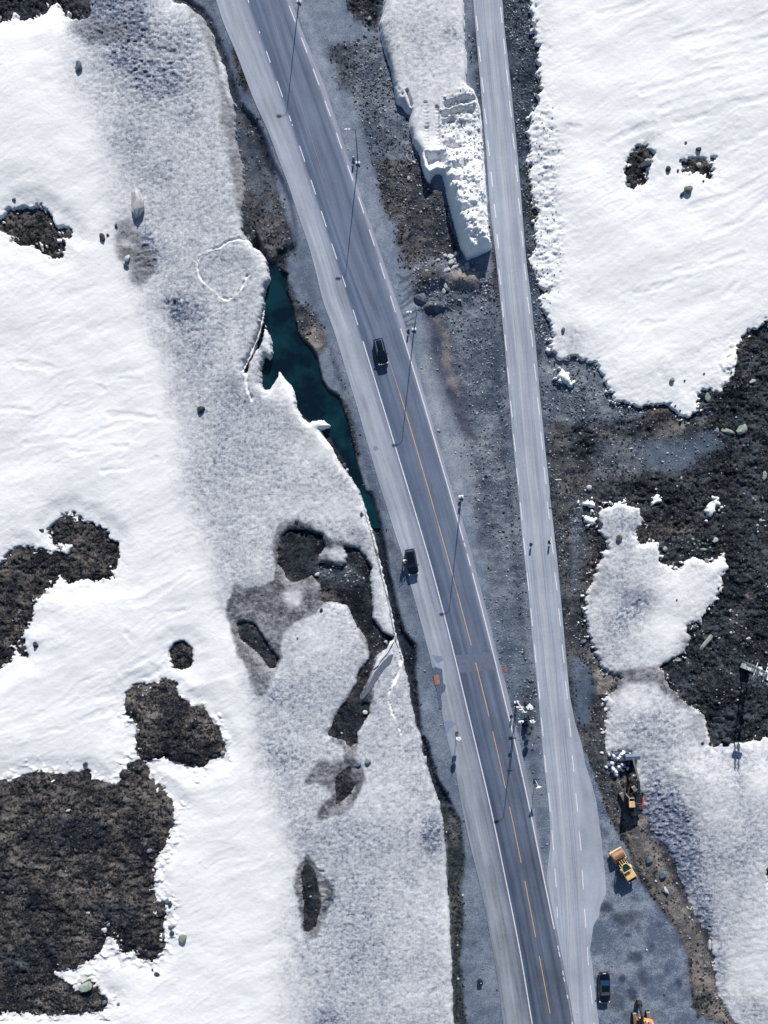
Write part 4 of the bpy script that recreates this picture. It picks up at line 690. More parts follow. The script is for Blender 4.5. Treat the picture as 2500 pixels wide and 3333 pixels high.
def scatter(name, n, dens, tpl, smin, smax, pw, flat, cols, m, Z, sink=.25, jit=.35, area=(-68, 68, -90.5, 90.5)):
    xs = rs.uniform(area[0], area[1], n * 8); ys2 = rs.uniform(area[2], area[3], n * 8); p = samp(dens, xs, ys2); k = rs.rand(len(xs)) < p; xs, ys2 = xs[k][:n], ys2[k][:n]; q = len(xs)
    s = smin + (smax - smin) * rs.rand(q) ** pw; v, f = tpl; nv = len(v)
    P_ = np.repeat(v[None], q, 0) * (1 + rs.uniform(-jit, jit, (q, nv, 1))) + rs.uniform(-.12, .12, (q, nv, 3))
    an = rs.uniform(0, 6.28, q); asp = rs.uniform(.6, 1.0, q)
    P_[:, :, 1] *= asp[:, None]; P_[:, :, 2] *= (flat * rs.uniform(.7, 1.3, q))[:, None]
    tl = rs.uniform(-.35, .35, q)[:, None]; P_[:, :, 2] += P_[:, :, 0] * tl
    c, sn = np.cos(an)[:, None], np.sin(an)[:, None]; x_, y_ = P_[:, :, 0] * c - P_[:, :, 1] * sn, P_[:, :, 0] * sn + P_[:, :, 1] * c
    z0 = samp(Z, xs, ys2)
    co = np.stack([x_ * s[:, None] + xs[:, None], y_ * s[:, None] + ys2[:, None], P_[:, :, 2] * s[:, None] + (z0 + s * flat * (1 - sink * 2))[:, None]], 2).reshape(-1, 3)
    F = (f[None] + (np.arange(q) * nv)[:, None, None]).reshape(-1, 3)
    me = bpy.data.meshes.new(name); me.vertices.add(len(co)); me.vertices.foreach_set('co', co.astype(np.float32).ravel())
    me.loops.add(F.size); me.loops.foreach_set('vertex_index', F.astype(np.int32).ravel()); me.polygons.add(len(F))
    me.polygons.foreach_set('loop_start', np.arange(0, F.size, 3, dtype=np.int32)); me.polygons.foreach_set('loop_total', np.full(len(F), 3, np.int32))
    pal = np.array([lin(*c_) for c_ in cols]); pick = pal[rs.randint(0, len(pal), q)] * rs.uniform(.8, 1.2, (q, 1))
    at = me.attributes.new('tint', 'FLOAT_COLOR', 'POINT'); vv = np.ones((q, nv, 4), np.float32); vv[:, :, :3] = pick[:, None]; at.data.foreach_set('color', vv.ravel())
    me.update(calc_edges=True); o = newobj(name, me, [m]); o['kind'] = 'stuff'; return o
bare = (edge < -.15) & (sd_road < -.25) & (sd_stream < .3)
bf = bare.astype(np.float32)
def stf(o, label, cat): o['label'] = label; o['category'] = cat; o['kind'] = 'stuff'
clus = sstep(.35, .7, vn(X / 3.5, Y / 3.5, 2)) * .75 + .25
stf(scatter('scree_stones', 30000, bf * stone * clus, CUB, .045, .21, 3.0, .32, [(112, 118, 132), (92, 100, 118), (134, 140, 152), (170, 174, 182), (84, 92, 108), (100, 106, 118), (112, 108, 110)], mstone, G), 'loose grey and pale stones strewn over the bare verges and scree', 'stones')
stf(scatter('pebbles', 1500, bf * sstep(.1, .3, stone), CUB, .04, .10, 1.5, .6, [(205, 207, 212), (170, 176, 186), (226, 226, 228)], mstone, G), 'small white pebbles dotted over the gravel and bare ground', 'pebbles')
nearv = bf * np.clip(tuft, 0, 1)
stf(scatter('heather', 32000, nearv * (.25 + .75 * sstep(.3, .6, vn(X / 2.2, Y / 2.2, 3))), DOM, .09, .30, 1.6, .33, [(24, 30, 38), (30, 36, 44), (22, 28, 36), (40, 42, 48), (62, 60, 62), (78, 75, 74), (36, 44, 52), (50, 50, 54)], mtuft, G, .3), 'low dark heather and dry grass tufts covering the thawed ground', 'heather')
cm = (edge > .35) * (np.clip(rough_mid * 1.0 + 0 * deb_right, 0, 1)) 
stf(scatter('snow_lumps', 11000, cm.astype(np.float32) * (.3 + .7 * clod), ICO, .07, .32, 2.2, .7, [(236, 238, 242), (226, 230, 238), (240, 240, 240)], mclod, SNF, .3), 'broken lumps of cleared snow heaped on the cut banks beside the side road', 'snow lumps')

stf(scatter('snow_crumbs', 5200, ((edge > .1) * np.clip(deb_right, 0, 1)).astype(np.float32) * (.3 + .7 * clod), ICO, .05, .2, 1.8, .6, [(226, 228, 232), (214, 212, 214), (190, 188, 192)], mclod, SNF, .35), 'crumbly dirty snow thrown along the left rim of the right snowfield', 'snow crumbs')
# ------------------------------------------------------------------ mesh builder
class MB:
    def __init__(s): s.v = []; s.f = []
    def add(s, V, F):
        o = len(s.v); s.v += [tuple(p) for p in V]; s.f += [tuple(i + o for i in f) for f in F]; return s
    def box(s, c, size, rz=0, rx=0, ry=0, taper=1.0, bev=0.0):
        hx, hy, hz = [q / 2 for q in size]; M = Matrix.Rotation(rz, 3, 'Z') @ Matrix.Rotation(ry, 3, 'Y') @ Matrix.Rotation(rx, 3, 'X'); c = Vector(c)
        if bev <= 0:
            V = [(x * (taper if z > 0 else 1), y * (taper if z > 0 else 1), z) for z in (-hz, hz) for x, y in ((-hx, -hy), (hx, -hy), (hx, hy), (-hx, hy))]
            F = [(3, 2, 1, 0), (4, 5, 6, 7), (0, 1, 5, 4), (1, 2, 6, 5), (2, 3, 7, 6), (3, 0, 4, 7)]
        else:
            b = min(bev, hx * .9, hy * .9, hz * .9); V = []
            for z, k in ((-hz, 1), (-hz + b, 0), (hz - b, 0), (hz, 1)):
                t = taper if z > 0 else 1; ix, iy = (hx - k * b) * t, (hy - k * b) * t; jx, jy = (hx - b) * t, (hy - b) * t
                if k: V += [(-jx, -jy, z), (jx, -jy, z), (jx, -jy, z), (jx, jy, z), (jx, jy, z), (-jx, jy, z), (-jx, jy, z), (-jx, -jy, z)]
                else: V += [(-jx, -iy, z), (jx, -iy, z), (ix, -jy, z), (ix, jy, z), (jx, iy, z), (-jx, iy, z), (-ix, jy, z), (-ix, -jy, z)]
            F = [tuple(range(7, -1, -1)), tuple(range(24, 32))]
            for r in range(3):
                for i in range(8): a = r * 8 + i; b2 = r * 8 + (i + 1) % 8; F.append((a, b2, b2 + 8, a + 8))
        return s.add([M @ Vector(p) + c for p in V], F)
    def tube(s, a, b, r, r2=None, n=10):
        a, b = Vector(a), Vector(b); r2 = r if r2 is None else r2; z = (b - a).normalized(); x = z.orthogonal().normalized(); y = z.cross(x); V = []
        for p, q in ((a, r), (b, r2)): V += [p + (x * math.cos(2 * math.pi * i / n) + y * math.sin(2 * math.pi * i / n)) * q for i in range(n)]
        return s.add(V, [(i, (i + 1) % n, n + (i + 1) % n, n + i) for i in range(n)] + [tuple(range(n - 1, -1, -1)), tuple(range(n, 2 * n))])
    def path(s, pts, r, n=8):
        for a, b in zip(pts[:-1], pts[1:]): s.tube(a, b, r, None, n)
        return s
    def prism(s, pts, z0, z1, top=1.0):
        n = len(pts); cx = sum(p[0] for p in pts) / n; cy = sum(p[1] for p in pts) / n
        V = [(x, y, z0) for x, y in pts] + [(cx + (x - cx) * top, cy + (y - cy) * top, z1) for x, y in pts]
        return s.add(V, [(i, (i + 1) % n, n + (i + 1) % n, n + i) for i in range(n)] + [tuple(range(n - 1, -1, -1)), tuple(range(n, 2 * n))])
    def xprism(s, pts, y0, y1):   # profile in x,z extruded along y
        n = len(pts); V = [(x, y0, z) for x, z in pts] + [(x, y1, z) for x, z in pts]
        return s.add(V, [(i, (i + 1) % n, n + (i + 1) % n, n + i) for i in range(n)] + [tuple(range(n - 1, -1, -1)), tuple(range(n, 2 * n))])
    def loft(s, rings, caps=True):
        n = len(rings[0]); V = [p for r in rings for p in r]; F = []
        for k in range(len(rings) - 1):
            for i in range(n): a = k * n + i; b = k * n + (i + 1) % n; F.append((a, b, b + n, a + n))
        if caps: F += [tuple(range(n - 1, -1, -1)), tuple(range((len(rings) - 1) * n, len(rings) * n))]
        return s.add(V, F)
    def build(s, name, m, parent=None, smooth=False, loc=None):
        me = bpy.data.meshes.new(name); me.from_pydata(s.v, [], s.f); bm = bmesh.new(); bm.from_mesh(me); bmesh.ops.recalc_face_normals(bm, faces=bm.faces); bm.to_mesh(me); bm.free()
        if smooth:
            me.polygons.foreach_set('use_smooth', [True] * len(me.polygons))
            try: me.set_sharp_from_angle(angle=R(40))
            except Exception: pass
        return newobj(name, me, [m], parent)
def copy_tree(o, parent=None):
    c = o.copy(); C.objects.link(c)
    if parent is not None: c.parent = parent
    for ch in [q for q in bpy.data.objects if q.parent == o]: copy_tree(ch, c)
    return c
def gz(x, y): return float(samp(TOP, np.array([x]), np.array([y]))[0])
def place(px, py, h=0.0):
    """world point whose height-h point is seen at photo pixel px,py; returned on the surface"""
    x, y = wxy(px, py, h); return x, y
m_car = simple('black_car_paint', (10, 18, 30), .3, 0, .35, .05, coat=.25); m_glass = simple('tinted_glass', (14, 34, 62), .12, 0, .8, .05); m_glass2 = simple('windscreen_glass', (18, 48, 84), .15, 0, .8, .1)
m_chrome = simple('bright_metal', (225, 230, 235), .25, .85, .5, .03); m_rub = simple('black_rubber', (26, 28, 32), .85); m_rim = simple('wheel_alloy', (130, 136, 144), .35, .8); m_lampg = simple('headlight_glass', (215, 225, 235), .15)
m_tail = simple('tail_light_red', (120, 18, 22), .25); m_plate = simple('number_plate', (225, 225, 225), .5); m_galv = simple('galvanised_steel', (150, 158, 168), .45, .6); m_dsteel = simple('weathered_steel', (70, 78, 92), .6, .4, sc_=1.5)
m_white = simple('white_enamel', (232, 234, 236), .45); m_yel = simple('machine_yellow', (226, 190, 134), .5, sc_=1.2, var=.14); m_org = simple('machine_orange', (214, 140, 84), .55, sc_=1.0, var=.18); m_red = simple('signal_red', (222, 84, 62), .5)
m_dark = simple('dark_machinery', (40, 46, 56), .6, .2, var=.3); m_rust = simple('rusted_drum_steel', (150, 116, 92), .5, .35, sc_=1.4, var=.25); m_track = simple('track_steel', (132, 132, 122), .7, .3, var=.25); m_bucket = simple('worn_bucket_steel', (108, 122, 146), .45, .5, sc_=1.6, var=.25)
m_bag = simple('white_sack', (238, 240, 242), .7); m_sign = simple('sign_back_grey', (196, 200, 206), .5, .3); m_blk = simple('black_plastic', (22, 26, 32), .7)
# ------------------------------------------------------------------ cars
def make_car(name, label, px, py, rz, L=4.5, Wd=1.84, estate=True, rails=False, door=False, group=None, hr=1.46):
    x, y = place(px, py, .9); t = thing(name, label, 'car', (x, y, .036), rz, group)      # +x is forward
    def plan(u):   # half width along the body, u -1..1
        return Wd / 2 * (1 - .17 * abs(u) ** 5 - (.12 * max(0, u) ** 7) - .04 * u * u)
    st = [-1, -.985, -.93, -.8, -.6, -.3, 0, .3, .5, .7, .86, .95, .985, 1.0]
    def deck(u):
        if u > .38: return .98 - .10 * ((u - .38) / .62) ** 1.5 - (.20 if u > .99 else (.08 if u > .97 else 0))
        if estate: return 1.0 - (.18 if u < -.99 else 0)
        return 1.0 - (.16 if u < -.99 else .02)
    rings = []
    for u in st:
        k = {-1: .80, -.985: .93, .985: .84, 1.0: .66, .95: .93}.get(u, 1); w = plan(u) * k; zt = deck(u); zb = .24 if abs(u) < .95 else .34; X0 = u * L / 2
        rings.append([(X0, -w * .9, zb), (X0, -w, zb + .14), (X0, -w, .66), (X0, -w * .95, zt - .08), (X0, -w * .84, zt), (X0, -w * .4, zt + .035), (X0, w * .4, zt + .035), (X0, w * .84, zt), (X0, w * .95, zt - .08), (X0, w, .66), (X0, w, zb + .14), (X0, w * .9, zb)])
    MB().loft(rings).build('body', m_car, t, True)
    r0 = -.93 if estate else -.60; r1 = -.80 if estate else -.36; f1 = .10; f0 = .42
    zb = 1.0; wl, wr = Wd / 2 * .86, Wd / 2 * .66
    def X_(u): return u * L / 2
    b = MB(); b.loft([[(X_(r1), -wr, hr - .03), (X_(r1) + .1, -wr * .9, hr), (X_(r1) + .1, wr * .9, hr), (X_(r1), wr, hr - .03)], [(X_(-.3), -wr * 1.03, hr - .01), (X_(-.3), -wr * .9, hr + .03), (X_(-.3), wr * .9, hr + .03), (X_(-.3), wr * 1.03, hr - .01)], [(X_(f1), -wr, hr - .05), (X_(f1), -wr * .88, hr - .01), (X_(f1), wr * .88, hr - .01), (X_(f1), wr, hr - .05)]])
    b.build('roof', m_car, t, True)
    def quad(nm, P_, m, par=t, th=.02):
        P_ = [Vector(p) for p in P_]; nn = (P_[1] - P_[0]).cross(P_[2] - P_[0]).normalized() * th
        return MB().add([*P_, *[p - nn for p in P_]], [(0, 1, 2, 3), (7, 6, 5, 4), (0, 4, 5, 1), (1, 5, 6, 2), (2, 6, 7, 3), (3, 7, 4, 0)]).build(nm, m, par)
    quad('windscreen', [(X_(f1), -wr * .95, hr - .045), (X_(f0), -wl * .93, zb + .01), (X_(f0), wl * .93, zb + .01), (X_(f1), wr * .95, hr - .045)], m_glass2)
    quad('rear_window', [(X_(r1), wr * .93, hr - .03), (X_(r0), wl * .9, zb + .02), (X_(r0), -wl * .9, zb + .02), (X_(r1), -wr * .93, hr - .03)], m_glass2)
    for s_ in (-1, 1):
        xs_ = [r0, (r0 + r1) / 2 * .5 - .18, -.05, f0]; tops = [r1, xs_[1], xs_[2], f1]
        for i in range(3):
            P_ = [(X_(xs_[i]) + .03, s_ * wl, zb), (X_(xs_[i + 1]) - .03, s_ * wl, zb), (X_(tops[i + 1]) - .03, s_ * wr, hr - .04), (X_(tops[i]) + .03, s_ * wr, hr - .04)]
            quad('side_window', P_ if s_ < 0 else P_[::-1], m_glass)
        mr = MB().box((X_(.30), s_ * (Wd / 2 + .10), 1.0), (.14, .22, .15), bev=.03).build('wing_mirror', m_car, t)
        MB().box((X_(.30) - .075, s_ * (Wd / 2 + .11), 1.0), (.012, .18, .11)).build('mirror_glass', m_chrome, mr)
        MB().box((X_(.925), s_ * Wd * .36, .76), (.30, .34, .13), rz=-s_ * .5, bev=.03).build('headlight', m_lampg, t)
        MB().box((X_(-.965), s_ * Wd * .40, .85), (.16, .24, .2), rz=s_ * .3, bev=.02).build('tail_light', m_tail, t)
        for u in (-.62, .64):
            w = MB().tube((X_(u), s_ * (Wd / 2 - .24), .335), (X_(u), s_ * (Wd / 2 - .01), .335), .335, n=18).build('wheel', m_rub, t)
            MB().tube((X_(u), s_ * (Wd / 2 - .04), .335), (X_(u), s_ * (Wd / 2 + .005), .335), .21, n=12).build('rim', m_rim, w)
        if rails:
            MB().path([(X_(-.78), s_ * wr * .86, hr + .02), (X_(-.74), s_ * wr * .86, hr + .09), (X_(-.02), s_ * wr * .86, hr + .09), (X_(.03), s_ * wr * .86, hr)], .045).build('roof_rail', m_chrome, t)
    MB().box((X_(.99), 0, .52), (.05, .52, .11)).build('number_plate', m_plate, t); MB().box((X_(-1.0) + .02, 0, .72), (.05, .52, .11)).build('number_plate', m_plate, t)
    MB().path([(X_(.90), -Wd * .38, .90), (X_(.975), -Wd * .26, .87), (X_(.992), 0, .86), (X_(.975), Wd * .26, .87), (X_(.90), Wd * .38, .90)], .022).build('bonnet_trim', m_chrome, t, True)
    if door:
        dr = thing_child = MB().box((X_(.16) , -Wd / 2 - .46, .66), (.10, .95, .62), rz=.25, bev=.03).build('door', m_car, t)
        f = MB(); 
        for a_, b_ in (((0, -.45, .0), (0, -.42, .40)), ((0, -.42, .40), (-.02, .3, .44)), ((-.02, .3, .44), (.0, .45, .0))):
            Mx = Matrix.Rotation(.25, 3, 'Z'); o_ = Vector((X_(.16), -Wd / 2 - .46, .97)); f.tube(Mx @ Vector(a_) + o_, Mx @ Vector(b_) + o_, .025)
        f.build('window_frame', m_car, dr)
    return t
def ang(dx, dy): return math.atan2(-dy, dx)      # photo direction -> world angle
z1 = lambda a, b: (1180 + a * .0723, 1080 + b * .0723)
make_car('estate_car', 'black estate car with silver roof rails driving down the dark lane', 1239, 1144, ang(270, 1130), 4.5, 1.9, True, True)
make_car('estate_car', 'black estate car pulled over on the pale shoulder with its side door open', 1340, 1829, ang(190, 1080), 4.5, 1.86, True, False, True)
make_car('saloon_car', 'long black saloon car parked on the stained yard beside the side road', 1968.5, 3218, ang(10, 1200), 5.0, 2.0, False, False, False, hr=1.42)
# ------------------------------------------------------------------ the driver standing by the open door
def person():
    x, y = place(1314, 1824, 1.4); t = thing('person', 'person in a white jacket leaning towards the open side of the parked black car', 'person', (x, y, .032), ang(30, 20))
    J = {0: (0, 0, .95), 1: (.05, 0, 1.2), 2: (.14, 0, 1.42), 3: (.2, 0, 1.52), 4: (.25, 0, 1.64), 5: (.14, .2, 1.41), 6: (.3, .27, 1.18), 7: (.52, .2, 1.1), 8: (.14, -.2, 1.41), 9: (.32, -.27, 1.2), 10: (.55, -.2, 1.12),
         11: (-.01, .1, .92), 12: (.06, .12, .5), 13: (0, .13, .08), 14: (.17, .14, .04), 15: (-.02, -.1, .92), 16: (-.04, -.11, .5), 17: (-.12, -.12, .08), 18: (.05, -.13, .04)}
    E_ = [(0, 1), (1, 2), (2, 3), (3, 4), (2, 5), (5, 6), (6, 7), (2, 8), (8, 9), (9, 10), (0, 11), (11, 12), (12, 13), (13, 14), (0, 15), (15, 16), (16, 17), (17, 18)]
    rad = [.15, .15, .16, .06, .1, .08, .055, .04, .08, .055, .04, .1, .07, .05, .045, .1, .07, .05, .045]
    me = bpy.data.meshes.new('body'); me.from_pydata([J[i] for i in range(19)], E_, []); o = newobj('body', me, [], t)
    sk = o.modifiers.new('skin', 'SKIN'); 
    if not me.skin_vertices: 
        bm = bmesh.new(); bm.from_mesh(me); bm.verts.layers.skin.verify(); bm.to_mesh(me); bm.free()
    for i, r in enumerate(rad): me.skin_vertices[0].data[i].radius = (r, r)
    me.skin_vertices[0].data[0].use_root = True
    o.modifiers.new('sub', 'SUBSURF').levels = 1; o.modifiers['sub'].render_levels = 1
    m, n, bs = mat_nodes('clothes'); tc = N(n, 'ShaderNodeTexCoord').outputs['Object']; sp = N(n, 'ShaderNodeSeparateXYZ'); n.links.new(tc, sp.inputs[0])
    c = mix(n, ramp(n, sp.outputs[2], .93, .95), lin(40, 44, 60), lin(235, 232, 236)); c = mix(n, ramp(n, sp.outputs[2], 1.49, 1.5), c, lin(198, 160, 140)); c = mix(n, ramp(n, sp.outputs[0], .47, .49), c, lin(198, 160, 140))
    n.links.new(c, bs.inputs['Base Color']); me.materials.append(m)
    hd = MB(); v, f = ICO; hd.add([(.27 + p[0] * .09, p[1] * .075, 1.68 + p[2] * .115) for p in v], [tuple(q) for q in f]); hd.build('head', simple('skin', (198, 158, 138), .7), t, True)
    hh = MB(); hh.add([(.25 + p[0] * .1, p[1] * .09, 1.72 + max(p[2], -.3) * .11) for p in v], [tuple(q) for q in f]); hh.build('hair', simple('dark_hair', (42, 34, 38), .7), t, True)
person()
# ------------------------------------------------------------------ street lamps
LG = 'street lamps along the main road'
def make_lamp(label):
    t = thing('street_lamp', label, 'street lamp', (0, 0, 0), 0, LG)
    MB().tube((0, 0, 0), (0, 0, .05), .28, n=14).build('base_plate', m_galv, t)
    MB().tube((0, 0, .05), (0, 0, 3.2), .10, .085, 12).tube((0, 0, 3.2), (0, 0, 10.4), .078, .05, 12).build('pole', m_dsteel, t, True)
    a = MB().path([(0, 0, 10.35), (-.25, 0, 10.6), (-.9, -.05, 10.72), (-1.0, -.05, 10.73)], .035).build('arm', m_dsteel, t, True)
    h = MB().box((-1.25, -.05, 10.74), (.85, .34, .13), bev=.04, taper=.8).build('lamp_head', m_white, t)
    MB().box((-1.2, -.05, 10.82), (.16, .16, .05)).build('photocell', m_blk, h); MB().box((-1.25, -.05, 10.665), (.6, .26, .02)).build('lens', m_lampg, h)
    for sx in (-1, 1): MB().add([(sx * .24 + p[0] * .2, p[1] * .3, .18 + p[2] * .22) for p in ICO[0]], [tuple(q) for q in ICO[1]]).build('ballast_sack', m_bag, t, True)
    return t
lamp_lab = ['tall street lamp casting its shadow across the road at the top of the picture', 'tall street lamp beside the brown scree, its foot weighted with white sacks', 'tall street lamp just below the dug pit and rubble mounds', 'tall street lamp with many white sacks at its foot, halfway down the road', 'tall street lamp standing among the road signs between the two roads']
lp = [(973, 3), (1165, 529), (1348, 1071), (1502, 1618), (1680, 2285)]
lamp0 = None
for i, (a, b) in enumerate(lp):
    o = make_lamp(lamp_lab[0]) if i == 0 else copy_tree(lamp0)
    if i == 0: lamp0 = o
    x, y = wxy(a, b); o.location = (x, y, gz(x, y)); o['label'] = lamp_lab[i]; o.rotation_euler = (0, 0, R(-5 + 3 * i))
# ------------------------------------------------------------------ road signs
def disc(c, r, th, m, name, par, rz, n=20, tri=False):
    V = []; k = 3 if tri else n; a0 = -math.pi / 2 if tri else 0
    for yy_ in (-th / 2, th / 2): V += [(math.cos(a0 + 2 * math.pi * i / k) * r, yy_, math.sin(a0 + 2 * math.pi * i / k) * r) for i in range(k)]
    Mx = Matrix.Rotation(rz, 3, 'Z'); return MB().add([Mx @ Vector(p) + Vector(c) for p in V], [(i, (i + 1) % k, k + (i + 1) % k, k + i) for i in range(k)] + [tuple(range(k - 1, -1, -1)), tuple(range(k, 2 * k))]).build(name, m, par)
def sign_post(px, py, label, rz, kind, h=3.9):
    x, y = wxy(px, py); t = thing('road_sign', label, 'road sign', (x, y, gz(x, y)), 0, None)
    MB().box((0, 0, .12), (.5, .5, .26), bev=.05).build('footing', m_blk, t)
    r = .035
    if kind == 'round':
        MB().tube((-.09, 0, .1), (-.09, 0, h - .3), r).tube((.09, 0, .1), (.09, 0, h - .3), r).build('pole', m_galv, t)
        s1 = disc((0, -.05, h - .75), .47, .04, m_sign, 'round_panel', t, rz); MB().box((0, -.05, h - .18), (.12, .05, .34), rz=rz, bev=.01).build('top_marker', m_white, t)
        s2 = MB().box((0, -.06, h - 1.55), (.72, .05, .55), rz=rz, bev=.02).build('rectangular_panel', m_white, t)
    elif kind == 'tri':
        MB().tube((0, 0, .1), (0, 0, h), .04).build('pole', m_white, t); disc((0, -.05, h - .45), .56, .04, m_white, 'triangular_panel', t, rz, tri=True)
    else:
        MB().tube((0, 0, 0), (0, 0, h), .05).build('pole', m_galv, t)
        MB().box((.18, -.12, h - .95), (.95, .12, 1.5), rz=rz, bev=.02).build('rectangular_panel', m_white, t); MB().box((.05, .16, h - .75), (.8, .08, 1.1), rz=rz + .55, bev=.02).build('rear_panel', m_white, t)
        MB().box((.3, .02, h + .12), (.55, .42, .28), rz=rz, bev=.03).build('lamp_box', m_white, t)
    return t
sign_post(1722, 2331, 'white round sign above a square panel on twin poles, in the verge between the roads', R(12), 'round')
sign_post(1487, 2386, 'white round sign above a square panel on twin poles, alone on the pale left shoulder', R(8), 'round')
sign_post(1741, 2538, 'small white triangular give way sign where the two roads draw together', R(15), 'tri', 3.5)
sign_post(1712, 2289, 'large white boxed road sign with two angled panels beside the tall lamp', R(20), 'box', 3.1)
x, y = wxy(1684, 2284, 0); t = thing('sign_gantry', 'slender white bracket arm with small signs leaning out beside the lamp', 'sign bracket', (x, y, gz(x, y)), 0)
MB().tube((.0, 0, 0), (.0, 0, 6.6), .07).build('pole', m_white, t); MB().tube((-.8, 0, 3.4), (.45, 0, 3.4), .06).build('crossbar', m_white, t); MB().box((-.55, 0, 3.4), (.6, .12, .28), bev=.04).build('sign_panel', m_white, t); MB().tube((-.5, 0, 6.3), (.4, 0, 6.3), .05).build('crossbar', m_white, t); MB().box((-.35, 0, 4.9), (.5, .14, .34), bev=.05).build('sign_panel', m_white, t)
# ------------------------------------------------------------------ low marker posts
def marker(px, py, label, amber=False, rz=0, sign=False):
    x, y = wxy(px, py); t = thing('marker_post', label, 'marker post', (x, y, max(gz(x, y), .03)), rz, None)
    MB().box((0, 0, .06), (.5, .42, .12), bev=.03).build('rubber_foot', m_blk, t); MB().tube((0, 0, .1), (0, 0, .45), .035).build('post', m_blk, t); MB().box((0, 0, .72), (.34, .12, .62), bev=.03).build('board', m_blk, t)
    MB().box((0, -.065, .82), (.3, .008, .09)).build('reflector', m_sign, t)
    if amber: MB().tube((0, 0, 1.03), (0, 0, 1.17), .12, .09, 12).build('warning_lamp', simple('amber_lamp', (250, 236, 205), .3), t)
marker(1728, 1771, 'black marker board on the pale side road, left one of the pair'); marker(1788, 1763, 'black marker board with a pale warning lamp, at the right edge of the side road', True)
marker(1151, 521, 'black marker board on the gravel beside the second lamp from the top', True, .4); marker(1329, 1078, 'black marker board left of the lamp below the dug pit', False, .5); marker(1496, 1636, 'dark marker board at the foot of the sack weighted lamp', False, .5); marker(1664, 2331, 'black marker board standing on the white edge line near the road signs', False, .6)
x, y = wxy(1796, 1563); t = thing('snow_stake', 'thin snow stake with a short white crossbar on the right verge of the side road', 'snow stake', (x, y, gz(x, y))); MB().tube((0, 0, 0), (0, 0, 2.6), .035).build('pole', m_dsteel, t); MB().tube((-.05, 0, 2.55), (1.0, 0, 2.62), .05).build('crossbar', m_white, t)
# ------------------------------------------------------------------ road roller
def roller():
    x, y = place(2030.5, 2815, 1.0); t = thing('road_roller', 'yellow road roller with a rusty steel drum parked at the edge of the yard', 'road roller', (x, y, gz(x, y)), R(120))
    MB().tube((1.85, -.98, .76), (1.85, .98, .76), .76, n=36).build('drum', m_rust, t, True)
    f = MB()
    for s_ in (-1, 1): f.box((1.75, s_ * 1.10, .82), (2.0, .12, .3), bev=.03)
    f.box((.85, 0, .8), (.14, 2.3, .34), bev=.03); f.box((2.72, 0, .82), (.16, 2.3, .3), bev=.03); fr = f.build('drum_frame', m_yel, t)
    MB().box((2.84, -.05, .92), (.12, .9, .1)).build('warning_board', m_white, fr); MB().tube((2.66, -1.0, .78), (2.66, 1.0, .78), .07).build('scraper_bar', m_dark, fr)
    MB().prism([(.85, -.3), (.85, .3), (.1, .45), (.1, -.45)], .55, .95).build('articulation_joint', m_yel, t)
    c = MB()
    pts = [(.35, -.72), (.95, -.4), (1.02, 0), (.95, .4), (.35, .72), (-.35, .78), (-.35, -.78)]
    MB().prism(pts, .8, 1.15).build('cab_floor', m_dark, t)
    for a_, b_ in zip(pts, pts[1:] + pts[:1]): c.tube((*a_, 2.55), (*b_, 2.55), .06); c.tube((*a_, 1.1), (*a_, 2.55), .045)
    c.build('roll_frame', m_yel, t); MB().prism([(p[0] * .88, p[1] * .88) for p in pts], 2.50, 2.53).build('cab_roof_glass', simple('green_cab_glass', (20, 60, 66), .2, 0, .6), t)
    MB().box((.0, 0, 1.45), (.5, .5, .6), bev=.08).build('seat', m_blk, t); MB().tube((.25, 0, 1.3), (.4, 0, 1.85), .03).build('steering_column', m_blk, t)
    MB().box((-1.3, 0, 1.5), (1.9, 1.85, 1.0), bev=.1, taper=.97).build('engine_hood', m_yel, t); MB().box((-.36, 0, 1.6), (.14, 2.1, .95), bev=.03).build('bulkhead', m_yel, t)
    MB().box((-2.35, -.2, 1.25), (.9, 1.2, .8), bev=.06).build('engine_bay', m_blk, t); MB().path([(-2.2, .75, 1.6), (-2.95, .75, 1.5), (-2.95, .4, 1.3)], .05).path([(-2.2, -.85, 1.6), (-2.95, -.85, 1.4), (-2.95, -.4, 1.2)], .05).build('rear_guard', m_yel, t)
    for s_ in (-1, 1):
        w = MB().tube((-1.35, s_ * .62, .75), (-1.35, s_ * 1.08, .75), .75, n=22).build('tyre', m_rub, t, True); MB().tube((-1.35, s_ * 1.0, .75), (-1.35, s_ * 1.10, .75), .36, n=14).build('rim', m_yel, w)
    MB().tube((-1.0, .6, 1.9), (-1.0, .6, 2.4), .06).build('exhaust_pipe', m_dark, t)
roller()
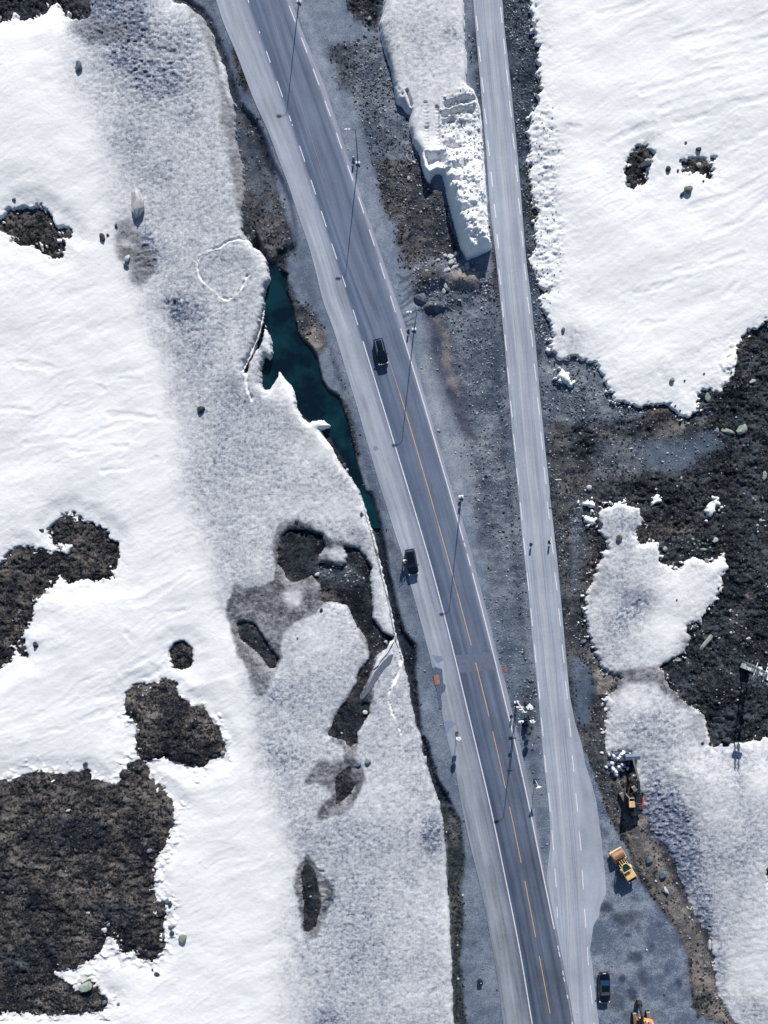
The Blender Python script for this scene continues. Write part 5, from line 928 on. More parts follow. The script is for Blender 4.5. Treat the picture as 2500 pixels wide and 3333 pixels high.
# ------------------------------------------------------------------ diggers
def digger(px, py, rz, trz, label, body_m, cab_m, boom, bucket_w, house_r=1.5, yo=-.1, bkm=None, bw=.42):
    x, y = place(px, py, 1.0); t = thing('excavator', label, 'excavator', (x, y, gz(x, y) - .03), 0); Mt = Matrix.Rotation(trz, 3, 'Z'); Mh = Matrix.Rotation(rz, 3, 'Z')
    for s_ in (-1, 1):
        prof = [(-1.95, .45), (-1.7, .12), (1.7, .12), (1.95, .45), (1.9, .75), (1.6, .92), (-1.6, .92), (-1.9, .75)]
        b = MB(); V0 = len(b.v); b.xprism(prof, s_ * 1.18 - .3, s_ * 1.18 + .3); b.v = [tuple(Mt @ Vector(p)) for p in b.v]; tk = b.build('track', m_rub, t)
        for k in range(12):
            q = MB().box((0, 0, 0), (.2, .62, .05)).build('track_shoe', m_track, tk); q.location = Mt @ Vector((-1.62 + k * .295, s_ * 1.18, .945)); q.rotation_euler = (0, 0, trz)
        for sx in (-1, 1):
            q = MB().box((0, 0, 0), (.2, .62, .05)).build('track_shoe', m_track, tk); q.location = Mt @ Vector((sx * 1.84, s_ * 1.18, .8)); q.rotation_euler = (0, sx * R(40), trz)
    MB().tube((0, 0, .6), (0, 0, 1.1), .7, n=20).build('turntable', m_dark, t)
    def P_(p): return tuple(Mh @ Vector(p))
    def part(b, nm, m, par=t, sm=False): b.v = [P_(p) for p in b.v]; return b.build(nm, m, par, sm)
    a = house_r
    part(MB().prism([(1.25, -a * .9), (1.25, a * .9), (-.9, a), (-1.9, a * .78), (-2.2, 0), (-1.9, -a * .78), (-.9, -a)], 1.1, 1.95, .97), 'house', body_m)
    part(MB().prism([(-1.25, a * .98), (-1.95, a * .75), (-2.35, 0), (-1.95, -a * .75), (-1.25, -a * .98)], 1.15, 2.05, .96), 'counterweight', body_m)
    part(MB().box((-.7, -.75, 2.05), (1.1, 1.0, .22), bev=.04), 'engine_cover', m_dark); part(MB().tube((-1.0, .3, 1.95), (-1.0, .3, 2.5), .07), 'exhaust_pipe', m_dark)
    cb = part(MB().box((.45, .82, 2.2), (1.55, 1.0, 1.75), bev=.1, taper=.92), 'cab', m_glass)
    rf = MB().box((.15, .82, 3.1), (1.0, 1.0, .08), bev=.03); part(rf, 'cab_roof', cab_m, cb); fr = MB()
    for (x1, y1, x2, y2) in ((.6, .36, 1.2, .40), (.6, 1.28, 1.2, 1.24), (1.2, .40, 1.2, 1.24)): fr.tube((x1, y1, 3.1), (x2, y2, 3.1), .045)
    for (x1, y1) in ((1.2, .40), (1.2, 1.24)): fr.tube((x1, y1, 3.1), (x1 + .05, y1, 1.4), .04)
    part(fr, 'cab_frame', cab_m, cb)
    bz = boom
    pr = [(bz[0][0], bz[0][1]), (bz[1][0], bz[1][1]), (bz[2][0], bz[2][1])]
    def beam(p, q, w, h0, h1, nm, yoff=-.1):
        (x1, z1_), (x2, z2_) = p, q; d_ = Vector((x2 - x1, z2_ - z1_)).normalized(); nn = Vector((-d_.y, d_.x))
        return part(MB().xprism([(x1 + nn.x * h0, z1_ + nn.y * h0), (x2 + nn.x * h1, z2_ + nn.y * h1), (x2 - nn.x * h1, z2_ - nn.y * h1), (x1 - nn.x * h0, z1_ - nn.y * h0)], yoff - w / 2, yoff + w / 2), nm, m_dark if body_m is not m_org else m_blk)
    bm_ = beam(bz[0], bz[1], bw, .26, .22, 'boom', yo); beam(bz[1], bz[2], .38, .24, .18, 'boom_end', yo); st_ = beam(bz[2], bz[3], .34, .20, .14, 'stick', yo)
    part(MB().tube((bz[0][0] + .3, .18, bz[0][1] - .1), (bz[1][0], .18, bz[1][1] - .35), .08).tube((bz[0][0] + .3, -.42, bz[0][1] - .1), (bz[1][0], -.42, bz[1][1] - .35), .08), 'hydraulic_ram', m_galv)
    ex, ez = bz[3]; prof = [(ex - .3, ez + .1), (ex + .3, ez + .15), (ex + .55, ez - .35), (ex + .35, ez - .85), (ex - .45, ez - .95), (ex - .35, ez - .88), (ex + .25, ez - .78), (ex + .42, ez - .35), (ex + .2, ez + .02), (ex - .28, ez)]
    w = bucket_w; bu = MB().xprism(prof, yo - w / 2, yo + w / 2)
    for s_ in (-1, 1): bu.xprism([(ex - .3, ez + .1), (ex + .3, ez + .15), (ex + .55, ez - .35), (ex + .35, ez - .85), (ex - .45, ez - .95)], yo + s_ * w / 2 - .03, yo + s_ * w / 2 + .03)
    part(bu, 'bucket', bkm or m_bucket)
    return t, part
t, part = digger(2060, 2605, R(92), R(118), 'dark excavator with a yellow cab roof clearing snow, blue steel bucket stretched ahead', m_dark, m_yel, [(1.1, 1.7), (2.6, 4.0), (4.4, 3.9), (7.4, 1.6)], 2.4, bw=.6)
part(MB().box((-.2, -1.35, 2.1), (1.9, .22, .18), rz=-.15, bev=.05), 'handrail_panel', m_red); part(MB().box((-.8, -.95, 2.2), (.7, .6, .1), bev=.02), 'grey_hatch', m_dsteel)
t, part = digger(2093, 3336, R(80), R(95), 'orange excavator cut off by the bottom edge, its black boom raised at the left', m_org, m_org, [(.6, 1.7), (1.6, 2.9), (2.5, 3.0), (3.3, 1.3)], .7, 1.55, 1.25, m_blk)
part(MB().box((.6, -1.25, 2.0), (.9, .5, .12), bev=.03), 'white_step_panel', m_white); part(MB().box((-.1, -1.3, 1.98), (.7, .55, .1), bev=.03), 'vent_grille', m_blk); part(MB().tube((.9, -.1, 1.95), (1.35, -.1, 2.1), .12), 'work_lamp', m_white)
# ------------------------------------------------------------------ mast at the right edge
x, y = wxy(2424, 2166); t = thing('cable_mast', 'white lattice mast with a cabinet and brackets at the right edge, on dark heather', 'lattice mast', (x, y, gz(x, y)), R(-18)); hh = 10.5
b = MB()
for sx, sy in ((-1, -1), (1, -1), (1, 1), (-1, 1)): b.tube((sx * .55, sy * .55, 0), (sx * .3, sy * .3, hh), .06)
b.build('mast_leg', m_galv, t); b = MB()
for k in range(14):
    z0_, z1_ = k * hh / 14, (k + 1) * hh / 14; w0 = .55 - .25 * k / 14; w1 = .55 - .25 * (k + 1) / 14
    for (sx, sy), (tx, ty) in (((-1, -1), (1, -1)), ((1, -1), (1, 1)), ((1, 1), (-1, 1)), ((-1, 1), (-1, -1))): b.tube((sx * w0, sy * w0, z0_), (tx * w1, ty * w1, z1_), .03, n=6); b.tube((sx * w1, sy * w1, z1_), (tx * w1, ty * w1, z1_), .03, n=6)
b.build('lattice_brace', m_galv, t)
MB().box((.2, -.1, .9), (1.5, .8, 1.5), bev=.04).build('cabinet', m_white, t); MB().box((.2, .45, 1.7), (1.4, .5, .1)).build('platform', m_galv, t)
for z_, l_ in ((3.2, 2.6), (4.6, 1.8), (6.2, 2.8), (8.0, 2.0)): MB().tube((.35, -l_ / 2, z_), (.35, l_ / 2, z_), .07).build('cross_arm', m_white, t)
for z_, yy_ in ((4.2, .5), (5.0, -.3), (6.6, .4), (7.4, -.4)): MB().tube((.3, yy_, z_), (.3, yy_, z_ + .5), .28, n=14).build('drum_antenna', m_white, t)
MB().box((0, 0, 8.9), (1.6, 1.4, .1)).build('work_platform', m_white, t); MB().path([(.4, .9, 6.2), (.6, 1.5, 6.4), (.2, 1.8, 6.5), (0, 1.6, 6.5)], .05).build('hook_bracket', m_white, t)
# ------------------------------------------------------------------ small things on the ground
x, y = wxy(1422, 2213); b = MB().box((0, 0, .05), (.92, 1.65, .04), bev=.01); t = tag(b.build('rusty_plate', simple('rusty_orange_steel', (158, 112, 94), .8, .1, sc_=2, var=.25)), 'flat rusty orange steel plate lying on the dark stain of the left shoulder', 'steel plate'); t.location = (x, y, .03); t.rotation_euler = (0, 0, R(8))
x, y = wxy(1562, 3193); t = thing('barrel', 'round black barrel with a tiny white cap standing on the gravel left of the road', 'barrel', (x, y, gz(x, y))); MB().tube((0, 0, 0), (0, 0, .55), .46, .44, 24).build('drum_body', m_blk, t, True); MB().tube((.1, .05, .55), (.1, .05, .6), .07, n=10).build('cap', m_white, t)
x, y = wxy(1643, 2177); t = tag(MB().box((0, 0, .03), (.85, 1.3, .05), bev=.01).build('rusty_mat', simple('rusty_soil_mat', (120, 98, 104), .9, sc_=3, var=.35)), 'faint rust brown mat lying flat in the gravel between the two roads', 'mat'); t.location = (x, y, gz(x, y)); t.rotation_euler = (0, 0, R(10))
b = MB(); P2 = PX(T('H', [(1000, 1088), (985, 1140), (930, 1200), (880, 1270), (850, 1330), (795, 1395), (782, 1398), (835, 1290), (870, 1215), (920, 1150), (975, 1095)])); b.prism(P2, -.1, .18, .96)
t = tag(b.build('ice_slab', simple('grey_ice', (98, 104, 120), .7, var=.15)), 'long smooth grey slab of old ice lying in the dark gully', 'ice slab')
zc = gz(*P2[3]); t.location = (0, 0, max(zc, .1))
b = MB(); P2 = PX(T('H', [(975, 1010), (1005, 1000), (960, 1085), (900, 1150), (890, 1180), (862, 1200), (880, 1145), (935, 1095)])); b.prism(P2, -.1, .3, .8); t = tag(b.build('snow_sliver', mclod), 'long curved sliver of clean snow hanging over the grey ice slab', 'snow remnant'); t.location = (0, 0, .25)
# ------------------------------------------------------------------ boulders one can pick out
mb_ = []
def rockmat(name, c, moss=None):
    m, n, bs = mat_nodes(name); tc = N(n, 'ShaderNodeTexCoord').outputs['Object']; f = noise(n, tc, 2.2, 6, .75); l = lin(*c)
    col = mix(n, ramp(n, f, .35, .65), tuple(v * .62 for v in l), tuple(min(1, v * 1.2) for v in l))
    if moss: col = mix(n, ramp(n, noise(n, tc, 1.6, 4, .7), .48, .56), col, lin(*moss))
    n.links.new(col, bs.inputs['Base Color']); bs.inputs['Roughness'].default_value = .9; bumpn(n, noise(n, tc, 5, 5, .7), .5, .08, bs); return m
RM = dict(dark=rockmat('dark_rock', (54, 60, 70)), grey=rockmat('grey_rock', (108, 116, 132)), pale=rockmat('pale_rock', (186, 188, 190)), moss=rockmat('mossy_rock', (124, 130, 128), (100, 108, 84)), blue=rockmat('blue_grey_rock', (96, 108, 124)), green=rockmat('pale_green_rock', (142, 154, 144)), brn=rockmat('brown_rock', (84, 80, 86)))
rb_ = random.Random(5)
def rockmesh(seed, nsub=2):
    bm = bmesh.new(); bmesh.ops.create_icosphere(bm, subdivisions=nsub, radius=1); rr = random.Random(seed)
    pl = [(Vector((rr.gauss(0, 1), rr.gauss(0, 1), rr.gauss(0, 1) * .8)).normalized(), rr.uniform(.55, .85)) for _ in range(9)]
    for v in bm.verts:
        for nn, d_ in pl:
            k = v.co.dot(nn)
            if k > d_: v.co -= nn * (k - d_)
        v.co *= 1 + rr.uniform(-.03, .03)
    me = bpy.data.meshes.new('boulder'); bm.to_mesh(me); bm.free(); return me
RMESH = [rockmesh(i) for i in range(14)]; SMESH = [rockmesh(40 + i, 1) for i in range(8)]
_mc = {}
def boulder(px, py, sx, sy, rot, mk, label, h=None, group=None, name='boulder', small=False, sink=.25):
    x, y = wxy(px, py, .3); key = (rb_.randrange(8 if small else 14), mk, small)
    if key not in _mc:
        me = (SMESH if small else RMESH)[key[0]].copy(); me.materials.append(RM[mk]); _mc[key] = me
    o = bpy.data.objects.new(name, _mc[key]); C.objects.link(o); a, b = sx * S / 2 * 1.15, sy * S / 2 * 1.15; c = h if h else min(a, b) * .55
    o.scale = (a, b, c); o.rotation_euler = (0, 0, R(rot)); o.location = (x, y, gz(x, y) + c * (1 - sink * 2)); o['label'] = label; o['category'] = 'boulder' if not small else 'stone'
    if group: o['group'] = group
    return o
for (tl, a, b, sx, sy, rot, mk, lab) in [
    ('A', 550, 478, 24, 40, 8, 'blue', 'sharp wedge shaped grey rock poking from the clean snow near the top left'),
    ('A', 940, 1388, 42, 98, 12, 'pale', 'long weathered oval boulder on the grey dirty snow, upper left'),
    ('A', 790, 1532, 12, 14, 20, 'dark', 'small dark stone at the top of the brown melt patch below the long oval boulder'),
    ('A', 698, 1608, 20, 26, 10, 'dark', 'dark rock alone on white snow left of the brown melt patch'),
    ('A', 732, 1592, 10, 9, 0, 'dark', 'tiny dark rock touching the snow right beside a larger dark rock'),
    ('A', 100, 1352, 16, 10, 0, 'dark', 'tiny blue black stone just above the upper left heather island'),
    ('A', 285, 1382, 14, 16, 30, 'dark', 'dark spiky stone above the right shoulder of the upper left heather island'),
    ('A', 462, 1560, 28, 46, -25, 'brn', 'brown boulder at the right tip of the upper left heather island'),
    ('D', 870, 92, 18, 24, -20, 'pale', 'pale pointed stone in the brown melt patch on the grey snow'),
    ('D', 860, 142, 20, 12, -30, 'dark', 'black slab at the lower left rim of the brown melt patch'),
    ('D', 1362, 1110, 27, 24, 15, 'dark', 'single square dark rock on the dirty grey snow, left of the stream mouth'),
    ('D', 1185, 365, 12, 12, 0, 'grey', 'small grey stone above the round dark thaw hole'),
    ('G', 278, 260, 18, 10, -5, 'dark', 'small flat dark stone left of the ragged heather lobe'),
    ('G', 238, 1036, 18, 24, 10, 'dark', 'dark pointed stone right of the round heather knob'),
    ('J', 492, 156, 16, 12, 30, 'dark', 'lone blue black stone on clean snow above the big lower left heather'),
    ('J', 745, 155, 10, 14, 0, 'dark', 'tiny dark stone left of the heather neck at the lower left'),
    ('J', 1291, 88, 15, 14, 0, 'green', 'pale green stone at the right edge of the bean shaped heather island'),
    ('J', 400, 418, 17, 9, 15, 'pale', 'white stone alone in the upper part of the big heather patch'),
    ('J', 870, 648, 18, 15, 30, 'grey', 'square grey stone near the right rim of the big heather patch'),
    ('J', 514, 1010, 16, 8, 0, 'pale', 'flat pale stone in the middle of the big heather patch'),
    ('J', 612, 1104, 20, 18, 0, 'pale', 'largest pale stone of the line crossing the big heather patch'),
    ('J', 632, 1078, 14, 12, 20, 'grey', 'grey stone just above the largest pale stone in the big heather'),
    ('J', 968, 948, 16, 18, 20, 'blue', 'blue grey rock in the little cluster right of the big heather'),
    ('J', 988, 962, 14, 22, -10, 'dark', 'black rock in the little cluster right of the big heather'),
    ('J', 992, 1096, 20, 11, 0, 'grey', 'flat grey rock on the snow spur left of the mossy boulder'),
    ('J', 996, 1130, 15, 18, 0, 'dark', 'dark upright rock directly below the flat grey rock on the spur'),
    ('J', 945, 1150, 12, 22, 0, 'moss', 'mossy stone at the lower right rim of the big heather'),
    ('J', 1060, 1160, 24, 33, -15, 'moss', 'mossy green boulder alone on clean snow in the lower left'),
    ('J', 908, 1372, 20, 13, -20, 'dark', 'two lobed dark stone on clean snow below the big heather'),
    ('J', 880, 1350, 8, 8, 0, 'dark', 'tiny dark stone up left of the two lobed dark stone'),
    ('J', 502, 1436, 40, 33, 20, 'green', 'smooth pale green boulder in the last heather notch, bottom left'),
    ('J', 686, 1543, 12, 9, 0, 'blue', 'small blue grey stone alone on snow near the bottom left'),
    ('J', 608, 1530, 14, 16, 0, 'blue', 'blue grey stone at the bottom right tip of the heather'),
    ('H', 345, 192, 14, 15, 0, 'grey', 'grey stone at the top of the brown ring around the oval heather pool'),
    ('H', 382, 233, 16, 12, 20, 'dark', 'dark stone on the upper rim of the oval heather pool'),
    ('H', 410, 248, 12, 14, -10, 'dark', 'black stone right beside another dark one on the rim of the oval heather pool'),
    ('H', 783, 152, 10, 14, 0, 'dark', 'small dark stone on the narrow snow edge above the stream ditch'),
    ('H', 480, 560, 18, 14, 20, 'pale', 'square pale stone at the left end of the rubble in the gully'),
    ('H', 510, 798, 12, 14, -20, 'dark', 'dark stone at the top edge of the clean snow lobe in the gully'),
    ('H', 350, 987, 6, 6, 0, 'dark', 'tiny dark stone alone on the snow lobe ringed by the gully'),
    ('H', 805, 1492, 16, 18, 10, 'pale', 'pale pointed stone in the lower part of the dark gully'),
    ('H', 945, 1018, 12, 10, 0, 'pale', 'white stone beside the upper end of the long ice slab'),
    ('K', 706, 133, 21, 22, 0, 'green', 'pale boulder with a long blue shadow on the grey snow'),
    ('K', 652, 155, 19, 18, 10, 'grey', 'grey boulder left of the pale boulder with the long shadow'),
    ('K', 1040, 135, 12, 26, 0, 'pale', 'pale stone on the ditch lip left of the shoulder sign'),
    ('K', 1257, 920, 7, 8, 0, 'pale', 'small white stone on the gravel near the lower ditch'),
    ('K', 1228, 1216, 6, 6, 0, 'pale', 'tiny white stone in the lower ditch vegetation'),
    ('K', 1232, 1412, 8, 9, 0, 'pale', 'white stone in the ditch left of the black barrel'),
    ('C', 1060, 1014, 18, 18, 30, 'dark', 'dark blue rock alone on snow between the two small heather islands'),
    ('C', 1137, 956, 9, 8, 0, 'dark', 'tiny dark rock off the left end of the right heather island'),
    ('C', 1121, 1021, 7, 11, 0, 'dark', 'small dark sliver of rock left of the right heather island'),
    ('C', 1165, 855, 10, 9, 0, 'blue', 'tiny rock on the snow furthest above the right heather island'),
    ('C', 1245, 893, 17, 15, 0, 'dark', 'dark rounded rock just above the right heather island'),
    ('C', 1178, 1136, 30, 28, 0, 'moss', 'mossy flat topped boulder below the right heather island'),
    ('C', 1143, 1166, 13, 15, -25, 'dark', 'small dark rock beside the mossy flat topped boulder'),
    ('C', 1245, 985, 17, 18, 0, 'pale', 'pale slab in the middle of the right heather island'),
    ('C', 930, 985, 34, 28, 0, 'dark', 'large dark boulder on the right side of the left heather island'),
    ('C', 940, 957, 26, 9, 10, 'pale', 'thin pale slab on top of the left heather island'),
    ('C', 822, 1106, 20, 16, 0, 'blue', 'blue grey rock at the bottom tip of the left heather island'),
    ('C', 942, 1028, 7, 17, 0, 'dark', 'small dark sliver of rock right of the left heather island'),
    ('C', 1275, 1083, 8, 8, 0, 'dark', 'tiny dark rock below the right end of the right heather island'),
    ('F', 1083, 806, 19, 17, 0, 'moss', 'mossy boulder with a blue shadow alone on the right snowfield'),
    ('F', 1160, 808, 6, 7, 0, 'dark', 'tiny dark rock right of the mossy boulder on the right snowfield'),
    ('F', 1276, 766, 7, 7, 0, 'dark', 'tiny dark rock highest on the right snowfield below the ridges'),
    ('F', 1105, 958, 7, 7, 0, 'dark', 'upper of two tiny rocks near the lower tip of the right snowfield'),
    ('F', 1135, 988, 6, 6, 0, 'dark', 'lower of two tiny rocks near the lower tip of the right snowfield'),
    ('F', 1310, 905, 20, 32, 10, 'green', 'pale green upright boulder in the heather below the right snowfield'),
    ('F', 1515, 1100, 32, 40, -10, 'green', 'largest pale green boulder, round, at the right edge of the blue gravel'),
    ('F', 1430, 1112, 46, 18, -20, 'green', 'long low pale green slab left of the largest round green boulder'),
    ('F', 1367, 1103, 14, 17, 0, 'green', 'small pale green stone at the left end of the long low slab'),
    ('F', 1578, 808, 24, 12, 20, 'pale', 'pale slab among the rocks at the right snow edge'),
    ('F', 592, 1448, 19, 20, 0, 'pale', 'white boulder on dark heather right of the side road'),
    ('F', 570, 1465, 8, 8, 0, 'pale', 'small white stone tucked beside the white boulder on dark heather'),
    ('F', 848, 1214, 12, 7, 0, 'pale', 'white stone in the gravel left of the blue gravel patch'),
    ('F', 1037, 1293, 10, 7, 0, 'pale', 'tiny white square stone in the blue gravel patch'),
    ('F', 1150, 1392, 9, 10, 0, 'pale', 'white stone on dark ground below the blue gravel patch'),
    ('F', 1650, 1380, 14, 34, 0, 'green', 'green tinged outcrop cut by the right edge of the picture'),
    ('F', 430, 505, 14, 16, 0, 'blue', 'blue grey block of ice at the foot of the right snow debris'),
    ('I', 655, 198, 18, 20, 0, 'dark', 'dark rock at the left rim of the grey snow patch'),
    ('I', 762, 283, 20, 26, 0, 'brn', 'brown rock in the neck between the two grey snow patches'),
    ('I', 705, 300, 10, 14, 0, 'pale', 'white stone left of the brown rock in the snow neck'),
    ('I', 1348, 293, 17, 19, 0, 'pale', 'round cream boulder in the heather above the snow patch'),
    ('I', 1050, 344, 18, 16, 20, 'green', 'pale green stone at the left of the boulder row above the snow'),
    ('I', 1098, 436, 8, 13, 0, 'green', 'thin pale green stone at the snow rim below the boulder row'),
    ('I', 1297, 418, 18, 19, 0, 'green', 'pale green boulder sitting on the upper snow rim'),
    ('I', 1285, 348, 22, 11, 0, 'green', 'flat pale green stone in the boulder row'),
    ('I', 1198, 162, 16, 18, 0, 'dark', 'dark angular boulder in the heather above the boulder row'),
    ('I', 1355, 95, 12, 12, 0, 'dark', 'black rock biting into the small right snow patch'),
    ('I', 1300, 905, 84, 16, 50, 'green', 'long pale green lichen rib running diagonally through the heather'),
    ('I', 1556, 885, 20, 10, 0, 'pale', 'pale flat stone in the dark heather above the lattice mast'),
    ('I', 1556, 900, 22, 14, 0, 'dark', 'black boulder under the pale flat stone above the lattice mast'),
    ('I', 1410, 1492, 34, 22, 0, 'dark', 'large dark boulder on the snow rim, lower right'),
    ('I', 1315, 1512, 14, 12, 0, 'dark', 'smaller dark boulder left of the large one on the lower right snow rim'),
    ('I', 1265, 1508, 12, 9, 0, 'dark', 'third and smallest dark stone at the left of the lower right snow rim'),
    ('I', 1185, 820, 20, 22, 0, 'dark', 'dark boulder left of the pair on the right rim of the snow patch'),
    ('I', 1217, 820, 14, 12, 0, 'dark', 'dark boulder right of the pair on the right rim of the snow patch'),
    ('I', 1108, 650, 6, 7, 0, 'dark', 'tiny dark stone alone on the clean part of the snow patch'),
    ('I', 1362, 578, 8, 9, 0, 'dark', 'small dark stone by the right rim of the snow patch'),
    ('I', 558, 905, 18, 16, 0, 'grey', 'grey block on the brown bank right of the side road'),
    ('L', 1048, 788, 26, 26, 20, 'blue', 'large blue grey boulder on the tan bank below the roller'),
    ('L', 970, 705, 22, 26, 0, 'blue', 'blue grey boulder on the green strip right of the roller'),
    ('L', 1063, 882, 16, 26, 30, 'pale', 'white slab on the tan bank below the blue grey boulder'),
    ('L', 985, 582, 16, 14, 0, 'grey', 'grey boulder at the top of the shaded snow bank'),
    ('L', 1322, 1205, 14, 40, 0, 'pale', 'pale block on the foot of the snow bank, bottom right'),
    ('L', 1205, 1040, 6, 8, 0, 'pale', 'small white stone on the tan bank, left one'), ('L', 1220, 1058, 6, 6, 0, 'pale', 'small white stone on the tan bank, right one'),
    ('L', 963, 1238, 7, 6, 0, 'pale', 'white pebble on the stained yard'), ('L', 555, 1602, 7, 5, 0, 'pale', 'white scrap on the pale asphalt at the bottom'),
    ('B', 838, 112, 15, 16, 0, 'green', 'pale green stone in the heather left of the middle snow bank'),
    ('B', 1100, 1190, 11, 13, 0, 'pale', 'pale stone on the brown slope left of the blue snow pit'),
    ('B', 1140, 1083, 16, 8, -40, 'pale', 'pale splinter of stone at the top of the brown slope'),
    ('E', 500, 1208, 0, 0, 0, '', ''),
    ('E', 140, 348, 8, 9, 0, 'brn', 'brown stone on the stream bank below the snow lip'),
    ('E', 662, 1478, 14, 16, 0, 'brn', 'rust brown boulder at the snow edge over the lower stream'),
    ('E', 683, 1512, 11, 12, 0, 'pale', 'pale block just below the rust brown boulder by the stream'),
    ('Z7', 335, 690, 46, 44, 0, 'blue', 'big blue grey boulder in the dug hollow by the main road'),
    ('Z7', 820, 98, 19, 20, 0, 'grey', 'rounded grey boulder under the end of the cut snow bank'),
    ('Z7', 955, 245, 19, 17, 0, 'pale', 'pale boulder at the right end of the rubble ridge'),
    ('Z7', 1080, 285, 16, 20, 0, 'blue', 'blue shaded boulder nearest the side road at the rubble ridge'),
    ('Z7', 685, 330, 24, 15, 0, 'pale', 'broad white boulder in the middle of the rubble ridge'),
    ('Z7', 745, 215, 20, 18, 40, 'pale', 'white angular boulder at the top of the rubble ridge'),
    ('Z7', 800, 270, 26, 12, 30, 'pale', 'long white boulder across the rubble ridge'), ('Z7', 900, 290, 22, 11, -10, 'pale', 'flat white boulder right of the long one on the rubble ridge'),
    ('Z7', 735, 140, 20, 24, -30, 'pale', 'white slab on the slope above the rubble ridge'), ('Z7', 660, 120, 18, 12, 20, 'pale', 'white stone left of the slab above the rubble ridge'),
    ('Z7', 495, 225, 16, 22, -40, 'grey', 'grey boulder on the left mound of dug earth'), ('Z7', 405, 340, 13, 9, 0, 'pale', 'white stone on the left mound of dug earth'),
    ('Z7', 630, 440, 18, 15, 0, 'dark', 'dark boulder between the two mounds of dug earth'), ('Z7', 665, 535, 14, 22, 15, 'pale', 'white upright block below the dark boulder of the mounds'),
    ('Z7', 690, 570, 15, 17, 20, 'blue', 'blue shaded block beside the white upright block'), ('Z7', 645, 605, 13, 21, 25, 'pale', 'narrow white splinter left of the blue shaded block'),
    ('Z7', 495, 375, 15, 9, 0, 'dark', 'dark flat stone on the left mound of dug earth'), ('Z7', 1050, 320, 14, 12, 0, 'pale', 'white stone right below the blue shaded boulder'),
    ('Z7', 860, 720, 12, 8, 0, 'pale', 'pale stone at the top of the wheel tracks'), ('Z7', 1160, 822, 9, 9, 0, 'pale', 'round white stone in the scree by the side road'), ('Z7', 772, 1166, 8, 5, 0, 'pale', 'white stone between the wheel tracks'),
    ('Z7', 425, 890, 0, 0, 0, '', '')]:
    if sx == 0: continue
    p = T1(tl, a, b); boulder(p[0], p[1], sx, sy, rot, mk, lab, h=(1.0 if lab.startswith('big blue') else (.9 if lab.startswith('long weathered') else None)))
# looser rocks that look alike, in groups
def cluster(tl, poly, cnt, smin, smax, mats, label, group):
    P_ = PX(T(tl, poly)); xs = [p[0] for p in P_]; ys3 = [p[1] for p in P_]; k = 0; tries = 0
    while k < cnt and tries < 4000:
        tries += 1; x = rb_.uniform(min(xs), max(xs)); y = rb_.uniform(min(ys3), max(ys3)); ins = False; j = len(P_) - 1
        for i in range(len(P_)):
            if (P_[i][1] > y) != (P_[j][1] > y) and x < (P_[j][0] - P_[i][0]) * (y - P_[i][1]) / (P_[j][1] - P_[i][1]) + P_[i][0]: ins = not ins
            j = i
        if not ins: continue
        s_ = smin + (smax - smin) * rb_.random() ** 2; boulder(x / S + 1250, 1666.5 - y / S, s_, s_ * rb_.uniform(.6, 1), rb_.uniform(0, 180), rb_.choice(mats), label, group=group, name='rock', small=True); k += 1
cluster('Z7', [(560, 180), (760, 80), (900, 200), (1040, 280), (1020, 330), (820, 330), (700, 380), (620, 330)], 30, 6, 17, ['pale', 'pale', 'grey'], 'pale broken rock in the rubble ridge below the cut snow bank', 'rocks of the rubble ridge')
cluster('Z7', [(1100, 330), (1180, 300), (1290, 560), (1320, 780), (1200, 830), (1120, 700), (1160, 560)], 18, 6, 12, ['pale', 'grey'], 'small pale rock in the scree along the left edge of the side road', 'rocks in the side road scree')
cluster('Z7', [(230, 330), (560, 200), (620, 420), (560, 620), (300, 560)], 16, 5, 11, ['grey', 'pale'], 'small grey rock on the left mound of dug earth', 'rocks on the dug mound')
cluster('H', [(480, 480), (740, 490), (820, 620), (640, 610), (540, 570)], 24, 4, 12, ['pale', 'pale', 'grey'], 'small pale rock strewn in the upper gully between snow lobes', 'rocks in the gully')
cluster('H', [(850, 960), (950, 970), (1000, 1000), (930, 1100), (860, 1080)], 12, 4, 9, ['pale', 'grey'], 'little pale rock at the gully mouth beside the long ice slab', 'rocks at the gully mouth')
cluster('F', [(1440, 740), (1560, 790), (1600, 850), (1460, 850), (1380, 850)], 16, 7, 15, ['grey', 'brn', 'dark'], 'rounded grey rock heaped along the right snow edge', 'rocks at the right snow edge')
cluster('F', [(1210, 960), (1300, 980), (1290, 1060), (1220, 1060)], 8, 7, 14, ['brn', 'dark', 'grey'], 'brown rock below the tip of the right snowfield', 'rocks below the snowfield tip')
cluster('I', [(1060, 300), (1200, 280), (1370, 300), (1370, 350), (1290, 400), (1180, 350), (1090, 340)], 16, 6, 13, ['green', 'green', 'grey'], 'pale greenish stone in the arc of boulders above the snow patch', 'stones in the boulder arc')
cluster('I', [(1430, 700), (1500, 720), (1500, 850), (1440, 850)], 9, 6, 12, ['pale', 'grey'], 'pale stone in the stony clearing of the right heather', 'stones in the heather clearing')
cluster('I', [(1120, 1080), (1400, 1040), (1600, 1250), (1400, 1300), (1200, 1200)], 12, 5, 11, ['pale', 'brn', 'grey'], 'scattered stone in the terraced heather below the mast', 'stones below the mast')
cluster('I', [(1560, 0), (1659, 0), (1659, 300), (1560, 220)], 10, 6, 12, ['pale', 'grey'], 'pale lichen stone in the heather at the right edge', 'stones at the right edge')
cluster('J', [(480, 990), (620, 1030), (700, 1130), (720, 1180), (660, 1130), (570, 1030)], 12, 5, 11, ['pale', 'grey'], 'small pale stone in the line crossing the big heather', 'stones crossing the heather')
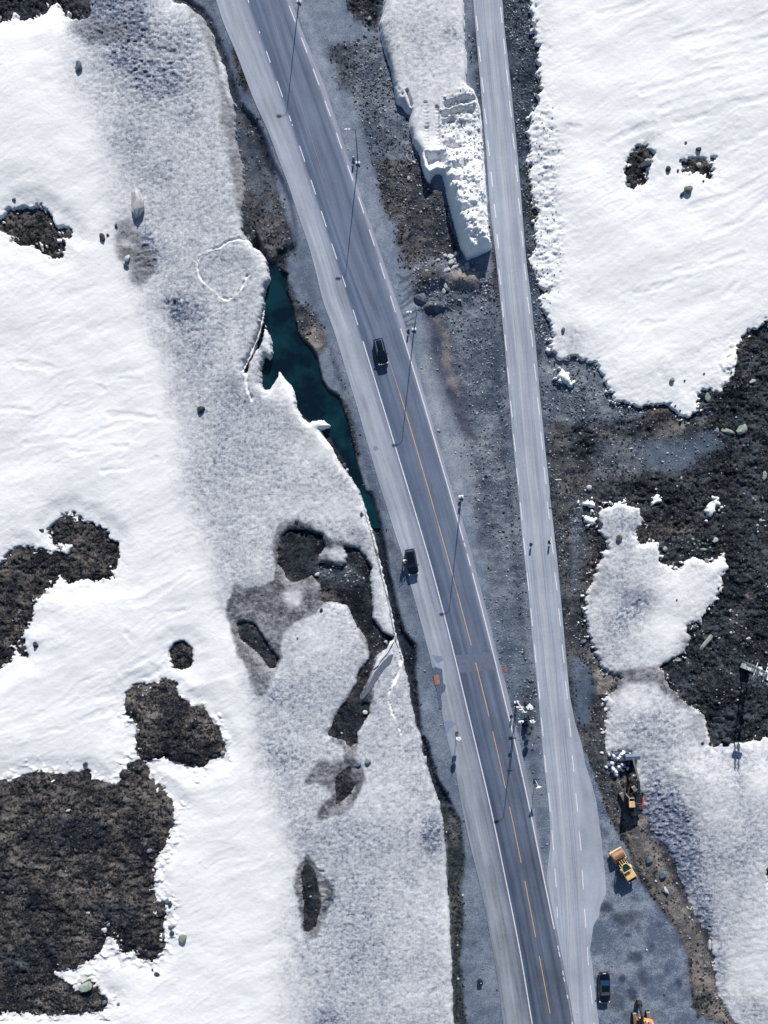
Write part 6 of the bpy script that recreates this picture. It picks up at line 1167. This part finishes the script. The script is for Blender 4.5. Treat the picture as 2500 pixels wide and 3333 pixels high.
# snow lumps in front of the excavator, its windrow and the wash at the stream edge
ek = np.zeros((NY, NX), np.float32)
for pts in ([(240, 200), (850, 200), (780, 560), (660, 640), (400, 720), (310, 640), (130, 560), (300, 420)],):
    ek = np.maximum(ek, sstep(-.1, .3, up(sdf(PX([(1940 + a * .1357, 2420 + b * .1357) for a, b in pts])))))
stf(scatter('snow_lumps', 150, ek * .9, ICO, .12, .55, 1.6, .75, [(236, 238, 242), (210, 216, 228), (90, 100, 120), (60, 66, 80)], mclod, np.maximum(TOP, 0), .2, area=(wxy(1950, 0)[0], wxy(2070, 0)[0], wxy(0, 2530)[1], wxy(0, 2435)[1])), 'lumps of dug snow piled in front of the excavator bucket', 'snow lumps')
# broken white lip along the stream edge
lip = T('E', [(122, 430), (112, 500), (90, 590), (30, 740), (0, 800), (-30, 860)])
for poly, lab in ((lip, 'broken white snow ledge overhanging the left side of the stream'), (T('H', [(770, 20), (805, 120), (830, 210), (865, 320), (905, 480), (935, 620), (980, 800), (1005, 950), (1040, 1080), (1060, 1130)]), 'thin bright snow lip running along the narrow ditch')):
    P_ = [Vector((*q, 0)) for q in PX(poly, .6)]; V = []; F = []; k = 0
    for i in range(len(P_) - 1):
        for j in range(8):
            p = P_[i].lerp(P_[i + 1], j / 8); dd_ = (P_[i + 1] - P_[i]).normalized(); nn = Vector((-dd_.y, dd_.x, 0)); w = .05 + .16 * rb_.random() ** 2; z_ = gz(p.x, p.y); z_ = max(z_, .2)
            for s_, zz in ((-w, -.12), (-w * .5, .14), (w * .5, .16), (w, -.12)): V.append(tuple(p + nn * (s_ + rb_.uniform(-.1, .1)) + Vector((0, 0, z_ + zz * .5 + rb_.uniform(-.04, .04)))))
            if k: a = 4 * k; F += [(a + q - 4, a + q - 3, a + q + 1, a + q) for q in range(3)]
            k += 1
    me = bpy.data.meshes.new('snow_ledge'); me.from_pydata(V, [], F); at = me.attributes.new('tint', 'FLOAT_COLOR', 'POINT'); at.data.foreach_set('color', [.82, .83, .85, 1] * len(V)); tag(newobj('snow_ledge', me, [mclod]), lab, 'snow ledge')
bpy.data.objects['snow_sliver'].data.attributes.new('tint', 'FLOAT_COLOR', 'POINT').data.foreach_set('color', [.72, .73, .75, 1] * len(bpy.data.objects['snow_sliver'].data.vertices))
print('done', time.time() - T0, sum(len(o.data.polygons) for o in bpy.data.objects if o.type == 'MESH'))
